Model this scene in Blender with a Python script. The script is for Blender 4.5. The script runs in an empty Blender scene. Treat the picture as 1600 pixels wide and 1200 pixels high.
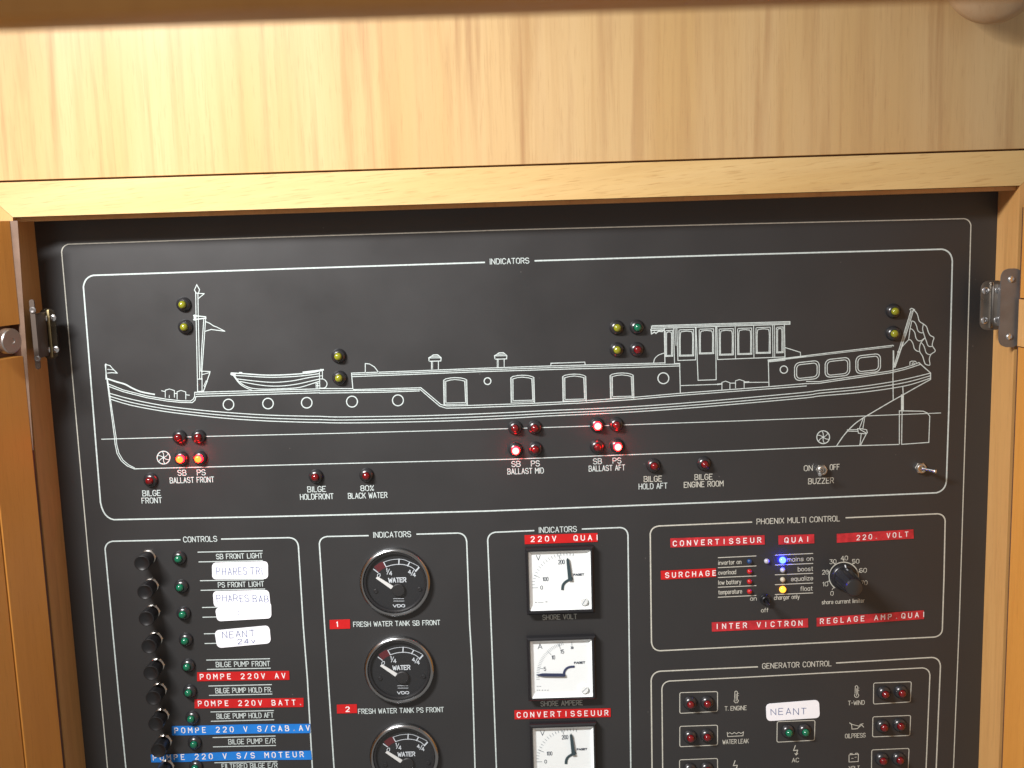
import bpy, math, random
from mathutils import Vector

random.seed(7)
scene = bpy.context.scene
COL = scene.collection

# ------------------------------------------------------------------ camera
D = 0.85                                   # camera stands 85 cm in front of the panel face (plane y = 0)
TILT, ROLL, FPX = math.radians(8.5), math.radians(1.8), 1700.0
F_ = Vector((0, math.cos(TILT), -math.sin(TILT)))
R0 = Vector((1, 0, 0)); U0 = R0.cross(F_)
R_ = math.cos(ROLL) * R0 - math.sin(ROLL) * U0
U_ = math.sin(ROLL) * R0 + math.cos(ROLL) * U0
cam_data = bpy.data.cameras.new('camera'); cam = bpy.data.objects.new('camera', cam_data); COL.objects.link(cam)
cam_data.sensor_width = 36; cam_data.lens = 36 * FPX / 1600
cam_data.clip_start = 0.01; cam_data.clip_end = 20
from mathutils import Matrix
m = Matrix((R_, U_, -F_)).transposed().to_4x4(); m.translation = Vector((0, -D, 0)); cam.matrix_world = m
cam_data.dof.use_dof = True; cam_data.dof.focus_distance = 0.87; cam_data.dof.aperture_fstop = 11
scene.camera = cam

# ------------------------------------------------------------------ world, lamps, exposure
world = bpy.data.worlds.new('World'); scene.world = world; world.use_nodes = True
bg = world.node_tree.nodes['Background']; bg.inputs[0].default_value = (1.0, 0.93, 0.86, 1); bg.inputs[1].default_value = 0.33
ld = bpy.data.lights.new('cabin_tube_lamp', 'AREA'); lamp = bpy.data.objects.new('cabin_tube_lamp', ld); COL.objects.link(lamp)
lamp.location = (-0.48, -0.54, 0.335)               # a tube lamp behind the valance, above and to the left
_z = (lamp.location - Vector((0.13, 0, -0.46))).normalized(); 
_x = Vector((1, 0, 0)); _y = _z.cross(_x).normalized(); _x = _y.cross(_z)
_m = Matrix((_x, _y, _z)).transposed().to_4x4(); _m.translation = lamp.location; lamp.matrix_world = _m
ld.shape = 'RECTANGLE'; ld.size = 0.30; ld.size_y = 0.06; ld.energy = 5.5; ld.color = (1.0, 0.985, 0.975); ld.spread = math.radians(97)
scene.view_settings.view_transform = 'Standard'; scene.view_settings.look = 'None'
scene.view_settings.exposure = 0; scene.view_settings.gamma = 1; scene.view_settings.use_curve_mapping = False

# ------------------------------------------------------------------ photo pixel -> point on a plane parallel to the panel
def P(x, y, h=0.0):
    d = F_ + R_ * ((x - 800) / FPX) - U_ * ((y - 600) / FPX)
    return Vector((0, -D, 0)) + d * ((D - h) / d.y)
def proj(v):
    q = v - Vector((0, -D, 0)); z = q.dot(F_)
    return 800 + FPX * q.dot(R_) / z, 600 - FPX * q.dot(U_) / z
FR = dict(A=(130, 420, 4), B=(500, 420, 4), C=(860, 420, 4), D=(1180, 460, 4), E=(130, 600, 4), F=(430, 600, 4), G=(760, 600, 4),
          H=(1160, 640, 4), c5=(150, 820, 4.571), c6=(150, 980, 4.571), g7=(490, 820, 5.333), g8=(490, 975, 5.333),
          m1=(755, 820, 6.384), m2=(755, 980, 5.333), p1=(1010, 800, 5.714), p2=(1230, 800, 5.714), q1=(1010, 1010, 5.714),
          q2=(1230, 1010, 5.714), DI=(340, 560, 8.889), FL=(1380, 470, 9.23), RU=(1280, 560, 8), px=(0, 0, 1))
def Q(fr, pts):
    ox, oy, s = FR[fr]
    return [(ox + x / s, oy + y / s) for x, y in pts]

# ------------------------------------------------------------------ materials
def nodes(name):
    mt = bpy.data.materials.new(name); mt.use_nodes = True
    return mt, mt.node_tree.nodes, mt.node_tree.links, mt.node_tree.nodes['Principled BSDF']
def plain(name, col, rough=0.5, metal=0.0, spec=0.5, bump=0.0, bscale=900, coat=0.0, vary=0.0, vscale=60):
    mt, n, l, b = nodes(name)
    b.inputs['Base Color'].default_value = (*col, 1); b.inputs['Roughness'].default_value = rough
    b.inputs['Metallic'].default_value = metal; b.inputs['Specular IOR Level'].default_value = spec
    b.inputs['Coat Weight'].default_value = coat
    tc = n.new('ShaderNodeTexCoord')
    if vary:
        t = n.new('ShaderNodeTexNoise'); t.inputs['Scale'].default_value = vscale; t.inputs['Detail'].default_value = 6
        l.new(tc.outputs['Object'], t.inputs['Vector'])
        r = n.new('ShaderNodeMapRange'); r.inputs[1].default_value = .3; r.inputs[2].default_value = .7
        r.inputs[3].default_value = 1 - vary; r.inputs[4].default_value = 1 + vary
        l.new(t.outputs[0], r.inputs[0])
        mx = n.new('ShaderNodeMix'); mx.data_type = 'RGBA'; mx.blend_type = 'MULTIPLY'; mx.inputs[0].default_value = 1
        mx.inputs[6].default_value = (*col, 1); l.new(r.outputs[0], mx.inputs[7]); l.new(mx.outputs[2], b.inputs['Base Color'])
        r2 = n.new('ShaderNodeMapRange'); r2.inputs[1].default_value = .3; r2.inputs[2].default_value = .7
        r2.inputs[3].default_value = rough * 0.85; r2.inputs[4].default_value = min(1, rough * 1.15)
        l.new(t.outputs[0], r2.inputs[0]); l.new(r2.outputs[0], b.inputs['Roughness'])
    if bump:
        t2 = n.new('ShaderNodeTexNoise'); t2.inputs['Scale'].default_value = bscale; t2.inputs['Detail'].default_value = 3
        l.new(tc.outputs['Object'], t2.inputs['Vector'])
        bp = n.new('ShaderNodeBump'); bp.inputs['Strength'].default_value = bump; bp.inputs['Distance'].default_value = 0.0005
        l.new(t2.outputs[0], bp.inputs['Height']); l.new(bp.outputs[0], b.inputs['Normal'])
    return mt
def glow(name, col, strength):
    mt, n, l, b = nodes(name)
    b.inputs['Base Color'].default_value = (*[min(1, c) for c in col], 1)
    b.inputs['Emission Color'].default_value = (*col, 1); b.inputs['Emission Strength'].default_value = strength
    b.inputs['Roughness'].default_value = 0.2
    return mt
def pane(name):
    mt, n, l, b = nodes(name)
    tr = n.new('ShaderNodeBsdfTransparent'); gl = n.new('ShaderNodeBsdfGlossy'); gl.inputs['Roughness'].default_value = 0.03
    lw = n.new('ShaderNodeLayerWeight'); pw = n.new('ShaderNodeMath'); pw.operation = 'POWER'; pw.inputs[1].default_value = 5; l.new(lw.outputs['Facing'], pw.inputs[0])
    fr = n.new('ShaderNodeMath'); fr.operation = 'MULTIPLY_ADD'; fr.inputs[1].default_value = .9; fr.inputs[2].default_value = .05; l.new(pw.outputs[0], fr.inputs[0])
    mx = n.new('ShaderNodeMixShader'); l.new(fr.outputs[0], mx.inputs[0]); l.new(tr.outputs[0], mx.inputs[1]); l.new(gl.outputs[0], mx.inputs[2])
    l.new(mx.outputs[0], n['Material Output'].inputs[0])
    return mt
def wood(name, axis, pale, mid, dark, band=7.0, streak=1.0, pores=0.5, slant=0.0, rough=0.42):
    """varnished wood; grain runs along axis ('x', 'y' or 'z')"""
    mt, n, l, b = nodes(name)
    tc = n.new('ShaderNodeTexCoord')
    def mapping(sx, sl):
        mp0 = n.new('ShaderNodeMapping'); l.new(tc.outputs['Object'], mp0.inputs[0]); mp0.inputs['Rotation'].default_value = (0, slant, 0)
        mp = n.new('ShaderNodeMapping'); l.new(mp0.outputs[0], mp.inputs[0])
        s = {'x': (sl, sx, sx), 'y': (sx, sl, sx), 'z': (sx, sx, sl)}[axis]
        mp.inputs['Scale'].default_value = s
        return mp
    def noise(mp, scale, det=5, dist=0.0, ro=.55):
        t = n.new('ShaderNodeTexNoise'); t.inputs['Scale'].default_value = scale; t.inputs['Detail'].default_value = det
        t.inputs['Distortion'].default_value = dist; t.inputs['Roughness'].default_value = ro
        l.new(mp.outputs[0], t.inputs['Vector']); return t
    def ramp(src, a, z, lo=0.0, hi=1.0):
        r = n.new('ShaderNodeMapRange'); r.inputs[1].default_value = a; r.inputs[2].default_value = z
        r.inputs[3].default_value = lo; r.inputs[4].default_value = hi; l.new(src, r.inputs[0]); return r.outputs[0]
    def mixc(f, a, c):
        x = n.new('ShaderNodeMix'); x.data_type = 'RGBA'; l.new(f, x.inputs[0])
        for i, v in ((6, a), (7, c)):
            if isinstance(v, tuple): x.inputs[i].default_value = (*v, 1)
            else: l.new(v, x.inputs[i])
        return x.outputs[2]
    # slow change of tone between growth zones
    big = noise(mapping(band, band * 0.10), 1.0, 3, 0.4)
    # soft figure: stretched contour bands, broken up along the grain
    fld = noise(mapping(band * 0.8, band * 0.07), 1.0, 1, 0.25, .4)
    mu = n.new('ShaderNodeMath'); mu.operation = 'MULTIPLY'; mu.inputs[1].default_value = 8.0; l.new(fld.outputs[0], mu.inputs[0])
    fc = n.new('ShaderNodeMath'); fc.operation = 'FRACT'; l.new(mu.outputs[0], fc.inputs[0])
    edge = ramp(fc.outputs[0], 0.15, 0.65, 0, 1)
    edge2 = ramp(fc.outputs[0], 0.65, 1.0, 1, 0)
    ed = n.new('ShaderNodeMath'); ed.operation = 'MULTIPLY'; l.new(edge, ed.inputs[0]); l.new(edge2, ed.inputs[1])
    brk = noise(mapping(band * 9, band * 0.35), 1.0, 5, 0.3)
    br = ramp(brk.outputs[0], 0.46, 0.74, 0.0, 0.75 * streak)
    em0 = n.new('ShaderNodeMath'); em0.operation = 'MULTIPLY_ADD'; em0.inputs[1].default_value = .75; em0.inputs[2].default_value = .25; l.new(ed.outputs[0], em0.inputs[0])
    em = n.new('ShaderNodeMath'); em.operation = 'MULTIPLY'; l.new(em0.outputs[0], em.inputs[0]); l.new(br, em.inputs[1])
    fine = noise(mapping(900, 14), 1.0, 4, 0.2, .65)
    c = mixc(ramp(big.outputs[0], 0.35, 0.68), pale, mid)
    c = mixc(em.outputs[0], c, dark)
    c = mixc(ramp(fine.outputs[0], 0.45, 0.75, 0, 0.30), c, mid)
    # long reddish streaks that wander a little
    st1 = noise(mapping(band * 6.5, band * 0.16), 1.0, 2, 0.5, .45)
    st2 = noise(mapping(band * 1.2, band * 0.5), 1.0, 2, 0.2)
    sm = n.new('ShaderNodeMath'); sm.operation = 'MULTIPLY'; l.new(ramp(st1.outputs[0], 0.56, 0.72, 0, 0.60 * streak), sm.inputs[0]); l.new(ramp(st2.outputs[0], 0.38, 0.62, 0.15, 1.0), sm.inputs[1])
    c = mixc(sm.outputs[0], c, tuple(.55 * a_ + .45 * b_ for a_, b_ in zip(dark, mid)))
    po = noise(mapping(1000, 50), 1.0, 2, 0.1)
    c = mixc(ramp(po.outputs[0], 0.57, 0.72, 0, pores), c, dark)
    l.new(c, b.inputs['Base Color'])
    b.inputs['Roughness'].default_value = rough; b.inputs['Coat Weight'].default_value = 0.12; b.inputs['Coat Roughness'].default_value = 0.3
    bp = n.new('ShaderNodeBump'); bp.inputs['Strength'].default_value = 0.12; bp.inputs['Distance'].default_value = 0.0004
    l.new(fine.outputs[0], bp.inputs['Height']); l.new(bp.outputs[0], b.inputs['Normal'])
    return mt

MT = {}
MT['veneer'] = wood('pale_veneer', 'z', (.635, .445, .225), (.565, .365, .155), (.37, .195, .085), band=13, streak=1.15, pores=.25)
MT['rail'] = wood('oak_rail', 'x', (.64, .45, .205), (.57, .365, .135), (.36, .185, .06), band=22, streak=.45, pores=.60, slant=0.09)
MT['reveal'] = wood('oak_reveal', 'z', (.62, .34, .12), (.54, .28, .09), (.30, .13, .04), band=30, streak=.5, pores=.3)
MT['door'] = wood('door_wood', 'z', (.60, .27, .055), (.54, .23, .042), (.34, .12, .02), band=20, streak=.4, pores=.25)
MT['gap'] = plain('gap_brown', (.22, .085, .035), .6)
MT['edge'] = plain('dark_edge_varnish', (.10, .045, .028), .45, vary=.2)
MT['band'] = plain('pale_edge_band', (.20, .125, .085), .5, vary=.15)
MT['panel'] = plain('black_satin_plate', (.0225, .0222, .0228), .45, spec=.66, bump=.03, bscale=2600, vary=.012, vscale=14)
def dust(mt):
    n, l = mt.node_tree.nodes, mt.node_tree.links; b = n['Principled BSDF']
    tc = n.new('ShaderNodeTexCoord'); vo = n.new('ShaderNodeTexVoronoi'); vo.inputs['Scale'].default_value = 85; vo.inputs['Randomness'].default_value = 1
    l.new(tc.outputs['Object'], vo.inputs['Vector'])
    r = n.new('ShaderNodeMapRange'); r.inputs[1].default_value = .02; r.inputs[2].default_value = .05; r.inputs[3].default_value = .55; r.inputs[4].default_value = 0; l.new(vo.outputs['Distance'], r.inputs[0])
    sp = n.new('ShaderNodeSeparateColor'); l.new(vo.outputs['Color'], sp.inputs[0])
    t = n.new('ShaderNodeMath'); t.operation = 'GREATER_THAN'; t.inputs[1].default_value = .80; l.new(sp.outputs[0], t.inputs[0])
    m_ = n.new('ShaderNodeMath'); m_.operation = 'MULTIPLY'; l.new(r.outputs[0], m_.inputs[0]); l.new(t.outputs[0], m_.inputs[1])
    x = n.new('ShaderNodeMix'); x.data_type = 'RGBA'; l.new(m_.outputs[0], x.inputs[0]); x.inputs[7].default_value = (.16, .15, .14, 1)
    src = b.inputs['Base Color'].links[0].from_socket; l.new(src, x.inputs[6]); l.new(x.outputs[2], b.inputs['Base Color'])
dust(MT['panel'])
MT['white'] = plain('engraving_white', (.52, .59, .58), .6, spec=.2, vary=.14, vscale=420)
MT['white_less_lit'] = plain('engraving_white_less_lit', (.50, .50, .44), .6, spec=.2, vary=.12, vscale=420)  # the white engraving, toned creamier for the weaker light on the right side
MT['black_plastic'] = plain('black_plastic', (.012, .012, .014), .28, spec=.5, bump=.05, bscale=1500)
MT['button_black'] = plain('button_black', (.009, .009, .010), .34, spec=.45)
MT['bezel'] = plain('lamp_bezel_plastic', (.017, .017, .019), .26, spec=.7)
MT['black_matte'] = plain('black_matte', (.010, .010, .011), .55)
MT['dial_black'] = plain('dial_black', (.010, .011, .013), .5)
MT['dial_white'] = plain('dial_white', (.80, .84, .84), .55, spec=.25)
MT['dial_grey'] = plain('dial_print_grey', (.23, .27, .30), .6)
MT['dial_ink'] = plain('dial_ink', (.035, .05, .075), .6)
MT['needle_dark'] = plain('needle_dark', (.025, .05, .06), .5)
MT['needle_white'] = plain('needle_white', (.64, .65, .64), .5)
MT['print_white'] = plain('print_white', (.55, .60, .64), .6)
MT['print_red'] = plain('print_red', (.085, .005, .009), .6)
MT['chrome'] = plain('rim_dark_chrome', (.36, .37, .38), .20, metal=1.0)
MT['nickel'] = plain('nickel', (.56, .545, .51), .26, metal=1.0)
MT['steel'] = plain('brushed_steel', (.50, .48, .46), .36, metal=1.0, bump=.1)
MT['screw'] = plain('screw_steel', (.66, .68, .70), .25, metal=1.0)
MT['hinge'] = plain('hinge_plate', (.42, .38, .33), .30, metal=.9, vary=.1, vscale=90)
MT['hinge_bronze_shaded'] = plain('hinge_bronze_shaded', (.10, .082, .058), .28, metal=.9, vary=.1, vscale=90)  # bronze tone, with the shade at the left hinge darkened into the colour
MT['plate_brown'] = plain('hinge_plate_brown', (.10, .078, .064), .5, metal=.3)
MT['hinge_dull'] = plain('hinge_plate_dull', (.20, .19, .185), .45, metal=.6, vary=.1, vscale=90)
MT['brass'] = plain('brass_ridge', (.34, .28, .15), .40, metal=1.0)
MT['tape_red'] = plain('red_tape', (.50, .010, .011), .35, spec=.5, vary=.08, vscale=120)
MT['tape_faded'] = plain('worn_red_tape', (.45, .022, .030), .38, spec=.5, vary=.30, vscale=160)
MT['tape_blue'] = plain('blue_tape', (.012, .18, .60), .35, spec=.5, vary=.08, vscale=120)
MT['emboss'] = plain('embossed_white', (.82, .78, .78), .55, vary=.12, vscale=500)
MT['paper'] = plain('white_paper', (.86, .87, .92), .7, spec=.2, vary=.03)
MT['ink'] = plain('pen_ink', (.10, .14, .30), .7)
MT['lens_yellow'] = plain('lens_yellow', (.22, .225, .012), .16, coat=.5)
MT['lens_red'] = plain('lens_red', (.135, .002, .0045), .14, coat=.5)
MT['lens_green'] = plain('lens_green', (.002, .12, .058), .14, coat=.5)
MT['lens_smallred'] = plain('lens_small_red', (.40, .010, .010), .2, coat=.4)
MT['lens_blue'] = plain('lens_blue', (.012, .05, .16), .2, coat=.4)
MT['lens_clear'] = plain('lens_clear', (.40, .40, .47), .2, coat=.4)
MT['lens_beige'] = plain('lens_beige', (.46, .42, .32), .2, coat=.4)
MT['glow_red'] = glow('lit_red', (1.0, .028, .024), 40.0)
MT['glow_orange'] = glow('lit_orange', (1.0, .07, .008), 9.0)
MT['halo_red'] = glow('lit_red_skirt', (1.0, .0015, .004), 70.0)
MT['glow_blue'] = glow('lit_blue', (.004, .008, 1.0), 110.0)
MT['glow_amber'] = glow('lit_amber', (1.0, .34, .03), 2.5)
MT['pane'] = pane('clear_pane')
MT['turned'] = wood('turned_wood', 'z', (.44, .30, .17), (.40, .26, .14), (.26, .12, .05), band=30, streak=.3, pores=.2)

# ------------------------------------------------------------------ mesh builder
class MB:
    def __init__(s): s.v = []; s.f = []; s.k = 0
    def add(s, vs, fs):
        o = len(s.v); s.v += [tuple(x) for x in vs]; s.f += [tuple(o + i for i in f) for f in fs]
    def box(s, a, b, bev=0.0):
        (x0, y0, z0), (x1, y1, z1) = a, b
        if bev <= 0:
            s.add([(x, y, z) for x in (x0, x1) for y in (y0, y1) for z in (z0, z1)],
                  [(0, 1, 3, 2), (4, 6, 7, 5), (0, 4, 5, 1), (2, 3, 7, 6), (0, 2, 6, 4), (1, 5, 7, 3)]); return
        import bmesh
        bm = bmesh.new(); r = bmesh.ops.create_cube(bm, size=1)
        for v in bm.verts: v.co = Vector(((x0 + x1) / 2 + v.co.x * (x1 - x0), (y0 + y1) / 2 + v.co.y * (y1 - y0), (z0 + z1) / 2 + v.co.z * (z1 - z0)))
        bmesh.ops.bevel(bm, geom=bm.edges[:], offset=bev, segments=2, affect='EDGES', profile=.5)
        bm.verts.ensure_lookup_table(); bm.normal_update()
        s.add([v.co.copy() for v in bm.verts], [[v.index for v in f.verts] for f in bm.faces]); bm.free()
    def lathe(s, prof, n=32, c=(0, 0), cap0=False, cap1=True, fl=0, fa=0.0):
        """prof: (radius, height in front of the panel); axis = -y"""
        vs = []; fs = []
        for r, h in prof:
            for i in range(n):
                a = 2 * math.pi * i / n
                rr = r * (1 + (fa * math.cos(fl * a) if fl else 0))
                vs.append((c[0] + rr * math.cos(a), -h, c[1] + rr * math.sin(a)))
        for j in range(len(prof) - 1):
            for i in range(n):
                k = (i + 1) % n
                fs.append((j * n + i, j * n + k, (j + 1) * n + k, (j + 1) * n + i))
        if cap1: fs.append(tuple((len(prof) - 1) * n + i for i in range(n)))
        if cap0: fs.append(tuple(reversed(range(n))))
        s.add(vs, fs)
    def prism(s, pts, h0, h1):
        """outline in (x, z), counter-clockwise seen from the camera, from height h0 to h1"""
        ar = sum(pts[i][0] * pts[(i + 1) % len(pts)][1] - pts[(i + 1) % len(pts)][0] * pts[i][1] for i in range(len(pts)))
        if ar < 0: pts = pts[::-1]
        n = len(pts)
        s.add([(x, -h0, z) for x, z in pts] + [(x, -h1, z) for x, z in pts],
              [tuple(range(n, 2 * n))] + [(i, (i + 1) % n, n + (i + 1) % n, n + i) for i in range(n)] + [tuple(reversed(range(n)))])
    def ribbon(s, pts, w, h, closed=False):
        """flat stroke of width w through (x, z) points at height h"""
        p = [Vector(q) for q in pts]
        q = [p[0]]
        for a in p[1:]:
            if (a - q[-1]).length > 1e-5: q.append(a)
        p = q
        if closed and (p[0] - p[-1]).length < 1e-5: p.pop()
        if len(p) < 2: return
        if not closed:
            for i in range(1, len(p) - 1):                       # split at sharp turns
                a = (p[i] - p[i - 1]).normalized(); b = (p[i + 1] - p[i]).normalized()
                if a.dot(b) < -0.15:
                    s.ribbon(p[:i + 1], w, h); s.ribbon(p[i:], w, h); return
            e = w * 0.35
            p[0] = p[0] - (p[1] - p[0]).normalized() * e; p[-1] = p[-1] + (p[-1] - p[-2]).normalized() * e
        s.k = (s.k + 1) % 40; y = -(h + s.k * 4e-6)
        n = len(p); vs = []
        for i in range(n):
            if closed or 0 < i < n - 1:
                a = (p[i] - p[i - 1]).normalized(); b = (p[(i + 1) % n] - p[i]).normalized()
            elif i == 0: a = b = (p[1] - p[0]).normalized()
            else: a = b = (p[i] - p[i - 1]).normalized()
            t = (a + b).normalized(); nn = Vector((-t.y, t.x)); c = max(0.45, nn.dot(Vector((-a.y, a.x))))
            d = nn * (w / 2 / c)
            vs += [(p[i].x + d.x, y, p[i].y + d.y), (p[i].x - d.x, y, p[i].y - d.y)]
        fs = [(2 * i, 2 * i + 1, 2 * i + 3, 2 * i + 2) for i in range(n - 1)]
        if closed: fs.append((2 * n - 2, 2 * n - 1, 1, 0))
        s.add(vs, fs)
    def stroke(s, pxpts, wpx=2.0, h=.00012, closed=False, smooth=False):
        """stroke through photo pixels on the panel"""
        if smooth: pxpts = spline(pxpts, closed)
        s.ribbon([(q.x, q.z) for q in (P(x, y, h) for x, y in pxpts)], wpx * 0.00039, h, closed)
    def shape(s, pxpts, h0, h1):
        s.prism([(q.x, q.z) for q in (P(x, y, h1) for x, y in pxpts)], h0, h1)
    def build(s, name, mat, parent=None, origin=None, ang=38):
        o0 = Vector(origin) if origin is not None else (Vector(parent['_o']) if parent is not None and '_o' in parent else Vector((0, 0, 0)))
        me = bpy.data.meshes.new(name); me.from_pydata([Vector(v) - o0 for v in s.v], [], s.f); me.validate()
        me.materials.append(mat if not isinstance(mat, str) else MT[mat])
        for p in me.polygons: p.use_smooth = True
        me.set_sharp_from_angle(angle=math.radians(ang))
        ob = bpy.data.objects.new(name, me); COL.objects.link(ob)
        ob['_o'] = tuple(o0)
        if parent is not None: ob.parent = parent
        else: ob.location = o0
        return ob
def spline(p, closed=False, k=6):
    out = []; n = len(p)
    rng = range(n) if closed else range(n - 1)
    g = (lambda i: p[i % n]) if closed else (lambda i: p[max(0, min(n - 1, i))])
    for i in rng:
        a, b, c, d = g(i - 1), g(i), g(i + 1), g(i + 2)
        for j in range(k):
            t = j / k
            out.append(tuple(.5 * (2 * b[q] + (c[q] - a[q]) * t + (2 * a[q] - 5 * b[q] + 4 * c[q] - d[q]) * t * t + (3 * b[q] - a[q] - 3 * c[q] + d[q]) * t ** 3) for q in (0, 1)))
    if not closed: out.append(tuple(p[-1]))
    return out
def circ(cx, cy, rx, ry=None, n=28, a0=0, a1=360):
    ry = rx if ry is None else ry
    full = abs(a1 - a0) >= 360
    return [(cx + rx * math.cos(math.radians(a0 + (a1 - a0) * i / (n if full else n - 1))),
             cy - ry * math.sin(math.radians(a0 + (a1 - a0) * i / (n if full else n - 1)))) for i in range(n)]
def rounded(quad, r, n=5):
    """quad corners in order; r in the same units"""
    out = []
    for i in range(4):
        p = Vector(quad[i]); a = (Vector(quad[i - 1]) - p).normalized(); b = (Vector(quad[(i + 1) % 4]) - p).normalized()
        s0 = p + a * r; s1 = p + b * r
        for j in range(n + 1):
            t = j / n; out.append(tuple((1 - t) ** 2 * s0 + 2 * t * (1 - t) * (p + (s0 + s1 - 2 * p) * .12) + t * t * s1))
    return out

def tag(o, label, cat, group=None, kind=None):
    o['label'] = label; o['category'] = cat
    if group: o['group'] = group
    if kind: o['kind'] = kind
    return o
def thing(name, loc, label, cat, group=None):
    o = bpy.data.objects.new(name, None); COL.objects.link(o); o.location = loc; o['_o'] = tuple(loc)
    o.empty_display_size = 0.01
    return tag(o, label, cat, group)
def copy_tree(o, parent=None):
    c = o.copy(); COL.objects.link(c); c.parent = parent
    for ch in list(o.children): copy_tree(ch, c)
    return c

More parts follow.
